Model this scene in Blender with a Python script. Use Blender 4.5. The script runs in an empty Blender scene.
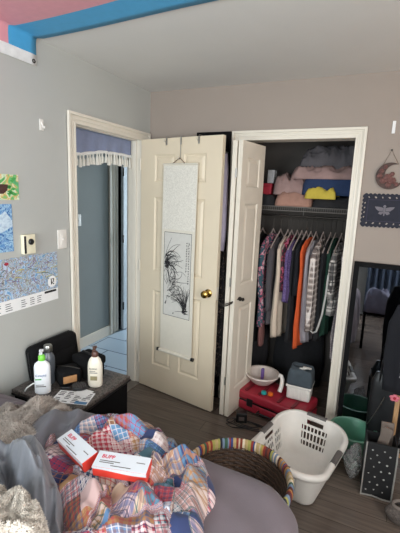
import bpy, bmesh, math, random, re
from mathutils import Vector, Matrix, noise, Euler
random.seed(7)
PI = math.pi
SC = bpy.context.scene
COL = SC.collection
def R(d): return math.radians(d)

# ------------------------------------------------------------------ materials
def srgb(r, g, b):
    f = lambda c: (c/255/12.92) if c/255 <= 0.04045 else ((c/255+0.055)/1.055)**2.4
    return (f(r), f(g), f(b), 1)
def newmat(name):
    m = bpy.data.materials.new(name); m.use_nodes = True
    return m, m.node_tree, m.node_tree.nodes['Principled BSDF']
def N(nt, t, **kw):
    n = nt.nodes.new(t)
    for k, v in kw.items():
        if k in n.inputs.keys() if isinstance(k, str) else False: n.inputs[k].default_value = v
        else: setattr(n, k, v)
    return n
def mat(name, c, rough=0.6, metal=0.0, var=0.08, scale=30, bump=0.0, bscale=None, spec=None, sheen=0, stretch=(1, 1, 1), trans=0, alpha=1, ior=None):
    m, nt, b = newmat(name)
    b.inputs['Roughness'].default_value = rough; b.inputs['Metallic'].default_value = metal
    if spec is not None: b.inputs['Specular IOR Level'].default_value = spec
    if sheen: b.inputs['Sheen Weight'].default_value = sheen
    if trans: b.inputs['Transmission Weight'].default_value = trans
    if ior: b.inputs['IOR'].default_value = ior
    b.inputs['Alpha'].default_value = alpha
    tc = N(nt, 'ShaderNodeTexCoord'); mp = N(nt, 'ShaderNodeMapping'); mp.inputs['Scale'].default_value = stretch
    nt.links.new(tc.outputs['Object'], mp.inputs['Vector'])
    nz = N(nt, 'ShaderNodeTexNoise'); nz.inputs['Scale'].default_value = scale; nz.inputs['Detail'].default_value = 4
    nt.links.new(mp.outputs['Vector'], nz.inputs['Vector'])
    cr = N(nt, 'ShaderNodeValToRGB')
    cr.color_ramp.elements[0].position = 0.3; cr.color_ramp.elements[1].position = 0.7
    cr.color_ramp.elements[0].color = tuple(x*(1-var) for x in c[:3])+(1,)
    cr.color_ramp.elements[1].color = tuple(min(1, x*(1+var)) for x in c[:3])+(1,)
    nt.links.new(nz.outputs['Fac'], cr.inputs['Fac']); nt.links.new(cr.outputs['Color'], b.inputs['Base Color'])
    if bump:
        n2 = N(nt, 'ShaderNodeTexNoise'); n2.inputs['Scale'].default_value = bscale or scale*3; n2.inputs['Detail'].default_value = 5
        nt.links.new(mp.outputs['Vector'], n2.inputs['Vector'])
        bp = N(nt, 'ShaderNodeBump'); bp.inputs['Strength'].default_value = bump; bp.inputs['Distance'].default_value = 0.01
        nt.links.new(n2.outputs['Fac'], bp.inputs['Height']); nt.links.new(bp.outputs['Normal'], b.inputs['Normal'])
    return m
def ramp_mat(name, stops, scale=8, rough=0.7, tex='noise', dist=0.5, const=False, stretch=(1, 1, 1), detail=4, coord='Object', bump=0, rot=(0, 0, 0)):
    m, nt, b = newmat(name); b.inputs['Roughness'].default_value = rough
    tc = N(nt, 'ShaderNodeTexCoord'); mp = N(nt, 'ShaderNodeMapping'); mp.inputs['Scale'].default_value = stretch; mp.inputs['Rotation'].default_value = rot
    nt.links.new(tc.outputs[coord], mp.inputs['Vector'])
    if tex == 'noise':
        t = N(nt, 'ShaderNodeTexNoise'); t.inputs['Distortion'].default_value = dist; t.inputs['Detail'].default_value = detail; out = t.outputs['Fac']
    elif tex == 'voronoi':
        t = N(nt, 'ShaderNodeTexVoronoi'); s = N(nt, 'ShaderNodeSeparateColor'); nt.links.new(t.outputs['Color'], s.inputs[0]); out = s.outputs[0]
    elif tex == 'wave':
        t = N(nt, 'ShaderNodeTexWave'); t.inputs['Distortion'].default_value = dist; t.inputs['Detail'].default_value = detail; out = t.outputs['Fac']
    t.inputs['Scale'].default_value = scale
    nt.links.new(mp.outputs['Vector'], t.inputs['Vector'])
    cr = N(nt, 'ShaderNodeValToRGB')
    if const: cr.color_ramp.interpolation = 'CONSTANT'
    els = cr.color_ramp.elements
    while len(els) < len(stops): els.new(0.5)
    for e, (p, c) in zip(els, stops): e.position = p; e.color = c
    nt.links.new(out, cr.inputs['Fac']); nt.links.new(cr.outputs['Color'], b.inputs['Base Color'])
    if bump:
        bp = N(nt, 'ShaderNodeBump'); bp.inputs['Strength'].default_value = bump; bp.inputs['Distance'].default_value = 0.01
        nt.links.new(out, bp.inputs['Height']); nt.links.new(bp.outputs['Normal'], b.inputs['Normal'])
    return m
def plaid_mat(name, base, c1, c2, f1=18, f2=18, thin=None, coord='Object', ax=('y', 'z')):
    m, nt, b = newmat(name); b.inputs['Roughness'].default_value = 0.85
    tc = N(nt, 'ShaderNodeTexCoord'); sp = N(nt, 'ShaderNodeSeparateXYZ'); nt.links.new(tc.outputs[coord], sp.inputs[0])
    idx = {'x': 0, 'y': 1, 'z': 2}
    def band(a, f, w, ph=0):
        mu = N(nt, 'ShaderNodeMath', operation='MULTIPLY_ADD'); mu.inputs[1].default_value = f; mu.inputs[2].default_value = ph
        nt.links.new(sp.outputs[idx[a]], mu.inputs[0])
        fr = N(nt, 'ShaderNodeMath', operation='FRACT'); nt.links.new(mu.outputs[0], fr.inputs[0])
        lt = N(nt, 'ShaderNodeMath', operation='LESS_THAN'); lt.inputs[1].default_value = w; nt.links.new(fr.outputs[0], lt.inputs[0])
        return lt.outputs[0]
    cur = None
    lay = [(band(ax[0], f1, .45), c1, .6), (band(ax[1], f2, .45), c1, .6), (band(ax[0], f1, .12, .3), c2, .8), (band(ax[1], f2, .12, .3), c2, .8)]
    for o, c, k in lay:
        mx = N(nt, 'ShaderNodeMix', data_type='RGBA'); mm = N(nt, 'ShaderNodeMath', operation='MULTIPLY'); mm.inputs[1].default_value = k
        nt.links.new(o, mm.inputs[0]); nt.links.new(mm.outputs[0], mx.inputs['Factor'])
        if cur is None: mx.inputs['A'].default_value = base
        else: nt.links.new(cur, mx.inputs['A'])
        mx.inputs['B'].default_value = c; cur = mx.outputs['Result']
    nt.links.new(cur, b.inputs['Base Color'])
    return m
def quilt_material():
    m, nt, b = newmat('patchwork plaid cotton'); b.inputs['Roughness'].default_value = 0.9
    b.inputs['Sheen Weight'].default_value = 0.1
    uv = N(nt, 'ShaderNodeUVMap'); uv.uv_map = 'UVMap'
    sn = N(nt, 'ShaderNodeVectorMath', operation='SNAP'); sn.inputs[1].default_value = (.066, .066, .066); nt.links.new(uv.outputs[0], sn.inputs[0])
    vo = N(nt, 'ShaderNodeTexWhiteNoise'); vo.noise_dimensions = '2D'; nt.links.new(sn.outputs[0], vo.inputs['Vector'])
    sc = N(nt, 'ShaderNodeSeparateColor'); nt.links.new(vo.outputs['Color'], sc.inputs[0])
    def ramp(src, cols):
        r = N(nt, 'ShaderNodeValToRGB'); r.color_ramp.interpolation = 'CONSTANT'; e = r.color_ramp.elements
        while len(e) < len(cols): e.new(0.5)
        for i, c in enumerate(cols): e[i].position = i/len(cols); e[i].color = c
        nt.links.new(src, r.inputs[0]); return r.outputs[0]
    base = ramp(sc.outputs[0], [srgb(186, 158, 156), srgb(148, 110, 74), srgb(40, 52, 96), srgb(166, 46, 66), srgb(104, 142, 186), srgb(184, 160, 140),
                                srgb(176, 88, 98), srgb(70, 104, 116), srgb(204, 188, 188), srgb(170, 132, 92), srgb(40, 52, 92), srgb(150, 56, 72)])
    st = ramp(sc.outputs[1], [srgb(206, 190, 188), srgb(150, 36, 56), srgb(36, 46, 86), srgb(90, 130, 160), srgb(120, 80, 70), srgb(232, 224, 224), srgb(50, 74, 122)])
    st2 = ramp(sc.outputs[2], [srgb(34, 40, 76), srgb(214, 204, 200), srgb(44, 84, 90), srgb(150, 100, 66), srgb(170, 40, 60)])
    sp = N(nt, 'ShaderNodeSeparateXYZ'); nt.links.new(uv.outputs[0], sp.inputs[0])
    def band(a, f, w, ph=0):
        mu = N(nt, 'ShaderNodeMath', operation='MULTIPLY_ADD'); mu.inputs[1].default_value = f; mu.inputs[2].default_value = ph
        nt.links.new(sp.outputs[a], mu.inputs[0]); fr = N(nt, 'ShaderNodeMath', operation='FRACT'); nt.links.new(mu.outputs[0], fr.inputs[0])
        lt = N(nt, 'ShaderNodeMath', operation='LESS_THAN'); lt.inputs[1].default_value = w; nt.links.new(fr.outputs[0], lt.inputs[0]); return lt.outputs[0]
    cur = base
    plaid = N(nt, 'ShaderNodeMath', operation='GREATER_THAN'); plaid.inputs[1].default_value = 0.12; nt.links.new(sc.outputs[2], plaid.inputs[0])
    for o, c, k in [(band(0, 52, .42), st, .5), (band(1, 52, .42), st, .5), (band(0, 52, .16, .25), st2, .7), (band(1, 52, .16, .25), st2, .7)]:
        mm = N(nt, 'ShaderNodeMath', operation='MULTIPLY'); mm.inputs[1].default_value = k; nt.links.new(o, mm.inputs[0])
        m2 = N(nt, 'ShaderNodeMath', operation='MULTIPLY'); nt.links.new(mm.outputs[0], m2.inputs[0]); nt.links.new(plaid.outputs[0], m2.inputs[1])
        mx = N(nt, 'ShaderNodeMix', data_type='RGBA'); nt.links.new(m2.outputs[0], mx.inputs['Factor'])
        nt.links.new(cur, mx.inputs['A']); nt.links.new(c, mx.inputs['B']); cur = mx.outputs['Result']
    nt.links.new(cur, b.inputs['Base Color'])
    return m
def floor_material():
    m, nt, b = newmat('dark laminate planks')
    tc = N(nt, 'ShaderNodeTexCoord'); br = N(nt, 'ShaderNodeTexBrick')
    br.offset = 0.37; br.inputs['Scale'].default_value = 1; br.inputs['Brick Width'].default_value = 1.2; br.inputs['Row Height'].default_value = 0.125
    br.inputs['Mortar Size'].default_value = 0.0015; br.inputs['Mortar Smooth'].default_value = 0.3; br.inputs['Bias'].default_value = 0
    br.inputs['Color1'].default_value = srgb(112, 101, 93); br.inputs['Color2'].default_value = srgb(97, 87, 80); br.inputs['Mortar'].default_value = srgb(52, 45, 40)
    nt.links.new(tc.outputs['Object'], br.inputs['Vector'])
    mp = N(nt, 'ShaderNodeMapping'); mp.inputs['Scale'].default_value = (2.5, 40, 1); nt.links.new(tc.outputs['Object'], mp.inputs['Vector'])
    nz = N(nt, 'ShaderNodeTexNoise'); nz.inputs['Scale'].default_value = 1.5; nz.inputs['Detail'].default_value = 8; nt.links.new(mp.outputs[0], nz.inputs['Vector'])
    cr = N(nt, 'ShaderNodeValToRGB'); cr.color_ramp.elements[0].color = (.78, .78, .78, 1); cr.color_ramp.elements[1].color = (1.22, 1.2, 1.18, 1)
    cr.color_ramp.elements[0].position = .3; cr.color_ramp.elements[1].position = .7
    nt.links.new(nz.outputs['Fac'], cr.inputs[0])
    mx = N(nt, 'ShaderNodeMix', data_type='RGBA', blend_type='MULTIPLY'); mx.inputs['Factor'].default_value = 1
    nt.links.new(br.outputs['Color'], mx.inputs['A']); nt.links.new(cr.outputs[0], mx.inputs['B']); nt.links.new(mx.outputs['Result'], b.inputs['Base Color'])
    b.inputs['Roughness'].default_value = 0.24
    bp = N(nt, 'ShaderNodeBump'); bp.inputs['Strength'].default_value = .15; bp.inputs['Distance'].default_value = .002
    nt.links.new(nz.outputs['Fac'], bp.inputs['Height']); nt.links.new(bp.outputs[0], b.inputs['Normal'])
    return m
def tile_material():
    m, nt, b = newmat('grey hall tiles')
    tc = N(nt, 'ShaderNodeTexCoord'); br = N(nt, 'ShaderNodeTexBrick'); br.offset = 0.5
    br.inputs['Scale'].default_value = 1; br.inputs['Brick Width'].default_value = .45; br.inputs['Row Height'].default_value = .3
    br.inputs['Mortar Size'].default_value = .006; br.inputs['Color1'].default_value = srgb(170, 182, 192); br.inputs['Color2'].default_value = srgb(158, 172, 184)
    br.inputs['Mortar'].default_value = srgb(88, 96, 106)
    nt.links.new(tc.outputs['Object'], br.inputs['Vector']); nt.links.new(br.outputs[0], b.inputs['Base Color']); b.inputs['Roughness'].default_value = .25
    return m

M = {}
M['wall_shaded'] = mat('wall paint shaded taupe', srgb(156, 144, 135), .75, var=.015, scale=3, bump=.06, bscale=220)  # dimmer, warmer light on the back wall is put into this colour
M['wall'] = mat('greige wall paint', srgb(177, 178, 174), .75, var=.015, scale=3, bump=.06, bscale=220)
M['ceil'] = mat('ceiling paint', srgb(214, 212, 208), .85, var=.015, scale=4, bump=.1, bscale=150)
M['trim'] = mat('cream trim paint', srgb(224, 217, 204), .4, var=.01, scale=8)
M['door'] = mat('cream door paint', srgb(222, 208, 184), .45, var=.02, scale=5, bump=.05, bscale=120)
M['door_white'] = mat('white bifold paint', srgb(226, 217, 202), .4, var=.03, scale=9)
M['closet'] = mat('shaded closet wall paint', srgb(80, 74, 70), .85, var=.03, scale=4)  # dark tone carries the shade inside the closet
M['hallwall'] = mat('hall wall paint', srgb(138, 143, 141), .8, var=.02, scale=4)
M['halltrim'] = mat('hall trim paint', srgb(228, 216, 200), .5, var=.02)
M['floor'] = floor_material(); M['tile'] = tile_material()
M['brass'] = mat('aged brass', srgb(190, 155, 85), .25, 1, .05)
M['steel'] = mat('brushed steel', srgb(170, 170, 168), .3, 1, .05)
M['darkmetal'] = mat('dark metal', srgb(60, 56, 52), .4, .8, .1)
M['black'] = mat('black fabric', srgb(15, 15, 17), .9, var=.2, scale=60, bump=.2, spec=.2)
M['blackpl'] = mat('black plastic', srgb(22, 22, 24), .35, var=.1)
M['blackwood'] = mat('black painted wood', srgb(15, 15, 17), .7, spec=.12, var=.15, stretch=(1, 8, 1), scale=10)
M['whitepl'] = mat('white plastic', srgb(226, 222, 216), .4, var=.02)
M['white'] = mat('white paper', srgb(235, 235, 235), .7, var=.02)
M['grey'] = mat('grey plastic', srgb(96, 92, 90), .5, var=.05)
M['green'] = mat('green plastic tub', srgb(88, 146, 122), .35, var=.04, trans=0)
M['red'] = mat('red plastic', srgb(158, 36, 54), .45, var=.1, scale=20)
M['duvet'] = mat('mauve grey brushed cotton', srgb(108, 98, 104), .92, var=.05, scale=14, bump=.12, bscale=300, sheen=.1)
M['satin'] = mat('blue grey satin sheet', srgb(104, 106, 113), .42, var=.05, scale=12, sheen=.15)
M['satin2'] = mat('charcoal grey sheet', srgb(98, 97, 104), .55, var=.05, scale=12, sheen=.1)
M['fur'] = mat('mottled faux fur', srgb(176, 165, 156), .95, var=.25, scale=9, sheen=.2)
M['fluff'] = mat('off white sherpa fleece', srgb(198, 189, 178), .95, var=.07, scale=12, bump=.4, bscale=60, sheen=.2)
M['quilt'] = quilt_material()
M['wicker'] = mat('dark wicker', srgb(62, 46, 36), .6, var=.35, scale=60, bump=.4, bscale=200)
M['silk'] = ramp_mat('patterned white silk', [(0, srgb(228, 224, 214)), (.48, srgb(228, 224, 214)), (.53, srgb(212, 208, 198)), (1, srgb(222, 218, 208))], 45, .6, dist=3, bump=.15)
M['silkplain'] = mat('plain ivory silk', srgb(220, 214, 200), .6, var=.02)
M['ink'] = mat('black ink', srgb(38, 36, 40), .8, var=.3)
M['ricepaper'] = mat('pale rice paper', srgb(208, 206, 200), .8, var=.03)
M['granite'] = ramp_mat('speckled brown granite top', [(0, srgb(28, 25, 24)), (.45, srgb(52, 46, 43)), (.55, srgb(104, 96, 92)), (.7, srgb(62, 54, 50)), (1, srgb(140, 130, 124))], 60, .35, dist=1)
M['mirror'] = mat('darkened mirror glass', (.31, .33, .36, 1), .02, 1, 0)  # tint lowered: dimness of the reflected room is put into the glass
M['wood'] = mat('pale wood', srgb(176, 138, 100), .5, var=.12, stretch=(8, 8, 1), scale=8)
M['cord'] = mat('white cable', srgb(225, 225, 222), .5)
M['glass'] = mat('window glass', (1, 1, 1, 1), .02, var=0, trans=1, ior=1.1)

# ------------------------------------------------------------------ mesh builder
class MB:
    def __init__(s): s.v = []; s.f = []; s.mi = []; s.uv = None
    def add(s, vs, fs, mi=0):
        o = len(s.v); s.v += [Vector(v) for v in vs]; s.f += [tuple(i+o for i in f) for f in fs]; s.mi += [mi]*len(fs); return s
    def box(s, lo, hi, mi=0, M4=None):
        x0, y0, z0 = lo; x1, y1, z1 = hi
        vs = [Vector(p) for p in [(x0,y0,z0),(x1,y0,z0),(x1,y1,z0),(x0,y1,z0),(x0,y0,z1),(x1,y0,z1),(x1,y1,z1),(x0,y1,z1)]]
        if M4: vs = [M4 @ v for v in vs]
        return s.add(vs, [(0,3,2,1),(4,5,6,7),(0,1,5,4),(1,2,6,5),(2,3,7,6),(3,0,4,7)], mi)
    def rbox(s, lo, hi, r, mi=0, M4=None, seg=3):
        bm = bmesh.new(); bmesh.ops.create_cube(bm, size=1)
        c = [(a+b)/2 for a, b in zip(lo, hi)]; d = [b-a for a, b in zip(lo, hi)]
        for v in bm.verts: v.co = Vector((c[0]+v.co.x*d[0], c[1]+v.co.y*d[1], c[2]+v.co.z*d[2]))
        bmesh.ops.bevel(bm, geom=bm.edges[:], offset=min(r, min(d)*.49), segments=seg, affect='EDGES', profile=.5)
        return s.frombm(bm, mi, M4)
    def frombm(s, bm, mi=0, M4=None):
        bm.verts.index_update()
        s.add([(M4 @ v.co) if M4 else v.co.copy() for v in bm.verts], [[v.index for v in f.verts] for f in bm.faces], mi); bm.free(); return s
    def lathe(s, prof, c=(0, 0, 0), seg=32, mi=0, M4=None, sx=1, sy=1):
        vs = []; fs = []; n = len(prof)
        for r, z in prof:
            for k in range(seg):
                a = 2*PI*k/seg; vs.append(Vector((c[0]+sx*r*math.cos(a), c[1]+sy*r*math.sin(a), c[2]+z)))
        for i in range(n-1):
            for k in range(seg):
                k2 = (k+1) % seg; fs.append((i*seg+k, i*seg+k2, (i+1)*seg+k2, (i+1)*seg+k))
        fs.append(tuple(range(seg))[::-1]); fs.append(tuple((n-1)*seg+k for k in range(seg)))
        if M4: vs = [M4 @ v for v in vs]
        return s.add(vs, fs, mi)
    def tube(s, pts, r, seg=10, mi=0, closed=False, rs=None, sq=1.0):
        pts = [Vector(p) for p in pts]; n = len(pts); vs = []; fs = []; up = None
        for i, p in enumerate(pts):
            a = pts[(i-1) % n] if (i > 0 or closed) else p; b = pts[(i+1) % n] if (i < n-1 or closed) else p
            t = (b-a)
            t = t.normalized() if t.length > 1e-9 else Vector((0, 0, 1))
            if up is None:
                up = Vector((0, 0, 1)) if abs(t.z) < .9 else Vector((1, 0, 0))
            sd = t.cross(up)
            if sd.length < 1e-6: sd = t.cross(Vector((1, 0, 0)))
            sd.normalize(); u = sd.cross(t).normalized(); up = u
            rr = rs[i] if rs else r
            for k in range(seg):
                an = 2*PI*k/seg; vs.append(p+sd*rr*math.cos(an)*sq+u*rr*math.sin(an))
        m = n if closed else n-1
        for i in range(m):
            j = (i+1) % n
            for k in range(seg):
                k2 = (k+1) % seg; fs.append((i*seg+k, i*seg+k2, j*seg+k2, j*seg+k))
        if not closed:
            fs.append(tuple(range(seg))[::-1]); fs.append(tuple((n-1)*seg+k for k in range(seg)))
        return s.add(vs, fs, mi)
    def sphere(s, c, r, mi=0, sc=(1, 1, 1), u=14, v=9):
        vs = []; fs = []
        for i in range(v+1):
            th = PI*i/v
            for k in range(u):
                a = 2*PI*k/u; q = max(.02, math.sin(th)); vs.append(Vector((c[0]+sc[0]*r*q*math.cos(a), c[1]+sc[1]*r*q*math.sin(a), c[2]-sc[2]*r*math.cos(th))))
        for i in range(v):
            for k in range(u):
                k2 = (k+1) % u; fs.append((i*u+k, i*u+k2, (i+1)*u+k2, (i+1)*u+k))
        fs.append(tuple(range(u))[::-1]); fs.append(tuple(v*u+k for k in range(u)))
        return s.add(vs, fs, mi)
    def prism(s, poly, axis, a0, a1, mi=0):
        # poly: 2-D points; axis: 'x' (poly is y,z), 'y' (poly is x,z), 'z' (poly is x,y)
        f = {'x': lambda p, a: (a, p[0], p[1]), 'y': lambda p, a: (p[0], a, p[1]), 'z': lambda p, a: (p[0], p[1], a)}[axis]
        n = len(poly); vs = [f(p, a0) for p in poly]+[f(p, a1) for p in poly]
        return s.add(vs, [tuple(range(n))[::-1], tuple(range(n, 2*n))]+[(i, (i+1) % n, n+(i+1) % n, n+i) for i in range(n)], mi)
    def build(s, name, mats, parent=None, smooth=False, bevel=0, solid=0, sub=0, local=False, loc=None, rotz=0):
        if not isinstance(mats, (list, tuple)): mats = [mats]
        if parent is not None: o = Vector((0, 0, 0)) if local else parent.location.copy()
        elif loc is not None: o = Vector((0, 0, 0))
        else:
            xs = [v.x for v in s.v]; ys = [v.y for v in s.v]; zs = [v.z for v in s.v]
            o = Vector(((min(xs)+max(xs))/2, (min(ys)+max(ys))/2, min(zs)))
        me = bpy.data.meshes.new(name); me.from_pydata([tuple(v-o) for v in s.v], [], s.f)
        for m in mats: me.materials.append(m)
        for p, i in zip(me.polygons, s.mi): p.material_index = i; p.use_smooth = bool(smooth)
        if s.uv:
            l = me.uv_layers.new(name='UVMap')
            for lp in me.loops: l.data[lp.index].uv = s.uv[lp.vertex_index]
        bm = bmesh.new(); bm.from_mesh(me); bmesh.ops.recalc_face_normals(bm, faces=bm.faces[:]); bm.to_mesh(me); bm.free()
        ob = bpy.data.objects.new(name, me); COL.objects.link(ob)
        if parent is not None: ob.parent = parent
        elif loc is not None: ob.location = loc; ob.rotation_euler.z = rotz
        else: ob.location = o
        if smooth and smooth != 'full':
            try: me.set_sharp_from_angle(angle=R(38))
            except Exception: pass
        if bevel:
            b = ob.modifiers.new('bevel', 'BEVEL'); b.width = bevel; b.segments = 2; b.limit_method = 'ANGLE'
        if solid:
            b = ob.modifiers.new('thick', 'SOLIDIFY'); b.thickness = solid; b.offset = 0
        if sub:
            b = ob.modifiers.new('sub', 'SUBSURF'); b.levels = sub; b.render_levels = sub
        return ob
def tag(o, label, cat, group=None, kind=None):
    o['label'] = label; o['category'] = cat
    if group: o['group'] = group
    if kind: o['kind'] = kind
    return o
def thing(name, label, cat, loc, rotz=0, group=None):
    o = bpy.data.objects.new(name, None); COL.objects.link(o); o.empty_display_size = .05
    o.location = loc; o.rotation_euler.z = rotz; return tag(o, label, cat, group)
def structure(o, label=None, cat=None):
    o['kind'] = 'structure'
    if label: o['label'] = label
    if cat: o['category'] = cat
    return o
def sempty(name, loc, rotz=0):
    o = bpy.data.objects.new(name, None); COL.objects.link(o); o.location = loc; o.rotation_euler.z = rotz; o['kind'] = 'structure'; return o
def text_mesh(txt, size, m, M4, name, parent, depth=.0004, bold=False, label=None):
    cu = bpy.data.curves.new(name, 'FONT'); cu.body = txt; cu.size = size; cu.extrude = depth; cu.align_x = 'LEFT'
    if bold: cu.offset = size*.02
    tmp = bpy.data.objects.new(name, cu); COL.objects.link(tmp)
    dg = bpy.context.evaluated_depsgraph_get(); me = bpy.data.meshes.new_from_object(tmp.evaluated_get(dg))
    bpy.data.objects.remove(tmp); me.transform(M4); me.materials.clear(); me.materials.append(m)
    o = bpy.data.objects.new(name, me); COL.objects.link(o); o.parent = parent
    if label: o['label'] = label
    return o

# ------------------------------------------------------------------ room shell
CEIL = 2.42; XR = 3.3; YF = -4.0; WT = .12
DY0, DY1, DH = -.855, -.125, 2.045     # bedroom doorway in left wall
CX0, CX1, CH = .775, 1.55, 2.035       # closet opening in back wall
def wall_boxes(axis, a0, a1, u0, u1, z1, holes):
    mb = MB(); us = sorted(holes)
    def bx(ua, ub, za, zb):
        if axis == 'x': mb.box((a0, ua, za), (a1, ub, zb))
        else: mb.box((ua, a0, za), (ub, a1, zb))
    cur = u0
    for ha, hb, hz0, hz1 in us:
        bx(cur, ha, 0, z1); bx(ha, hb, hz1, z1)
        if hz0 > 0: bx(ha, hb, 0, hz0)
        cur = hb
    bx(cur, u1, 0, z1); return mb
structure(wall_boxes('x', -WT, 0, YF, WT, CEIL, [(DY0-.015, DY1+.015, 0, DH+.015)]).build('wall_left', M['wall']))
structure(wall_boxes('y', 0, WT, 0.0, XR, CEIL, [(CX0-.015, CX1+.015, 0, CH+.015)]).build('wall_back', M['wall_shaded']))
structure(wall_boxes('x', XR, XR+WT, YF, WT, CEIL, [(-3.8, -2.4, .85, 2.1)]).build('wall_right', M['wall']))
structure(wall_boxes('y', YF-WT, YF, -WT, XR+WT, CEIL, [(.25, 1.65, .85, 2.1)]).build('wall_front', M['wall']))
structure(MB().box((-.12, YF-WT, -.08), (XR+WT, .75, 0)).build('floor', M['floor'], loc=(0, 0, 0)))
structure(MB().box((-WT, YF-WT, CEIL), (XR+WT, WT, CEIL+.08)).build('ceiling', M['ceil']))
# closet interior
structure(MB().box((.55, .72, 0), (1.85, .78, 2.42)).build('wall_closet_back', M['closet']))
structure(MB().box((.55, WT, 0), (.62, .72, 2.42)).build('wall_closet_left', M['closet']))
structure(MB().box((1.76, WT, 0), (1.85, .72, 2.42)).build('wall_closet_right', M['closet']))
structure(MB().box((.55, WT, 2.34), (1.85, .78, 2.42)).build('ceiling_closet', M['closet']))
# hall
structure(MB().box((-2.4, -2.2, -.08), (-.12, 3.4, 0)).build('floor_hall', M['tile'], loc=(0, 0, 0)))
structure(MB().box((-2.4, -2.2, CEIL), (-.12, 3.4, CEIL+.08)).build('ceiling_hall', M['ceil']))
structure(wall_boxes('x', -1.07, -.95, -2.2, 3.4, CEIL, [(.83, 1.5, 0, 2.06)]).build('wall_hall_left', M['hallwall']))
structure(MB().box((-2.4, -2.3, 0), (-WT, -2.2, CEIL)).build('wall_hall_front', M['hallwall']))
structure(wall_boxes('y', 3.4, 3.5, -2.4, 0, CEIL, [(-.85, -.2, .4, 2.1)]).build('wall_hall_back', M['hallwall']))
structure(MB().box((-2.5, -2.3, 0), (-2.4, 3.5, CEIL)).build('wall_hall_far', M['hallwall']))
structure(MB().box((-WT, WT, 0), (0, 3.4, CEIL)).build('wall_hall_right', M['hallwall']))

def casing(mb, axis, plane, out, u0, u1, zt, w, depth=.018):
    # stepped casing around an opening: three nested ridges
    for (a, b, d) in ((0, w, depth*.38), (0, w*.2, depth*.75), (w*.74, w, depth*1.15), (w*.38, w*.58, depth*.8)):
        def bx(ua, ub, za, zb):
            lo, hi = sorted((plane, plane+out*d))
            if axis == 'x': mb.box((lo, ua, za), (hi, ub, zb))
            else: mb.box((ua, lo, za), (ub, hi, zb))
        bx(u0-b, u0-a, 0, zt+b); bx(u1+a, u1+b, 0, zt+b); bx(u0-a, u1+a, zt+a, zt+b)
    return mb
mb = casing(MB(), 'x', 0, 1, DY0, DY1+.04, DH-.01, .066)
for ya, yb in ((DY0-.015, DY0), (DY1, DY1+.015)): mb.box((-WT-.01, ya, 0), (.006, yb, DH))
mb.box((-WT-.01, DY0-.015, DH), (.006, DY1+.015, DH+.015))
mb.box((-.075, DY0, 0), (-.04, DY0+.012, DH)); mb.box((-.075, DY1-.012, 0), (-.04, DY1, DH)); mb.box((-.075, DY0, DH-.012), (-.04, DY1, DH))
mb.box((0, DY1, 0), (.006, DY1+.042, DH+.02))
casing(mb, 'x', -WT, -1, DY0, DY1, DH, .066)
structure(mb.build('trim_1', M['trim'], bevel=.002))
mb = casing(MB(), 'y', 0, -1, CX0, CX1, CH, .066)
for xa, xb in ((CX0-.015, CX0), (CX1, CX1+.015)): mb.box((xa, -.006, 0), (xb, WT, CH))
mb.box((CX0-.015, -.006, CH), (CX1+.015, WT, CH+.015))
structure(mb.build('trim_2', M['trim'], bevel=.002))
# hall door casing
structure(casing(MB(), 'x', -.95, 1, .83, 1.5, 2.06, .155, .02).build('trim_3', M['halltrim'], bevel=.002))
def base(name, lo, hi, m): return structure(MB().box(lo, hi).box((lo[0], lo[1], hi[2]), (hi[0], hi[1], hi[2]+.004)).build(name, m, bevel=.003))
base('baseboard_left', (0, YF, 0), (.014, DY0-.07, .1), M['trim'])
base('baseboard_back', (.0, -.014, 0), (CX0-.067, 0, .1), M['trim'])
base('baseboard_back_right', (CX1+.067, -.014, 0), (XR, 0, .1), M['trim'])
base('baseboard_hall', (-.95, -2.2, 0), (-.934, .675, .11), M['halltrim'])
structure(MB().rbox((-.125, DY0, 0), (.01, DY1, .01), .006).build('trim_4', mat('doorway threshold strip', srgb(120, 112, 104), .5)))

# ------------------------------------------------------------------ panelled doors
def door_leaf(w, h, t, cols, rows, front_sides=(-1, 1)):
    """local frame: hinge edge at x=0, leaf along +x, thickness along y centred at 0; cols/rows list panel spans"""
    mb = MB()
    xs = sorted({0, w, *[c for p in cols for c in p]}); zs = sorted({0, h, *[c for p in rows for c in p]})
    for sgn in front_sides:
        y0 = sgn*t/2
        for i in range(len(xs)-1):
            for j in range(len(zs)-1):
                xa, xb, za, zb = xs[i], xs[i+1], zs[j], zs[j+1]
                if (xa, xb) in cols and (za, zb) in rows:
                    rings = [(0, 0), (.010, .008), (.016, .009), (.034, .002), (.040, .002)]
                    prev = None
                    for ins, dp in rings:
                        y = y0-sgn*dp
                        ring = [Vector((xa+ins, y, za+ins)), Vector((xb-ins, y, za+ins)), Vector((xb-ins, y, zb-ins)), Vector((xa+ins, y, zb-ins))]
                        if prev:
                            for k in range(4): mb.add([prev[k], prev[(k+1) % 4], ring[(k+1) % 4], ring[k]], [(0, 1, 2, 3)])
                        prev = ring
                    mb.add(prev, [(0, 1, 2, 3)])
                else:
                    mb.add([(xa, y0, za), (xb, y0, za), (xb, y0, zb), (xa, y0, zb)], [(0, 1, 2, 3)])
    a = t/2
    mb.add([(0,-a,0),(0,a,0),(0,a,h),(0,-a,h)], [(0,1,2,3)]); mb.add([(w,-a,0),(w,a,0),(w,a,h),(w,-a,h)], [(0,1,2,3)])
    mb.add([(0,-a,0),(w,-a,0),(w,a,0),(0,a,0)], [(0,1,2,3)]); mb.add([(0,-a,h),(w,-a,h),(w,a,h),(0,a,h)], [(0,1,2,3)])
    return mb
def weld(ob):
    bm = bmesh.new(); bm.from_mesh(ob.data); bmesh.ops.remove_doubles(bm, verts=bm.verts[:], dist=1e-5); bmesh.ops.recalc_face_normals(bm, faces=bm.faces[:]); bm.to_mesh(ob.data); bm.free()
    return ob
ROWS = [(.22, .86), (1.02, 1.60), (1.715, 1.915)]
DW = .738; DANG = -R(9.4)
d1 = sempty('door_1', (.012, -.1416, .01), DANG)
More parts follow.
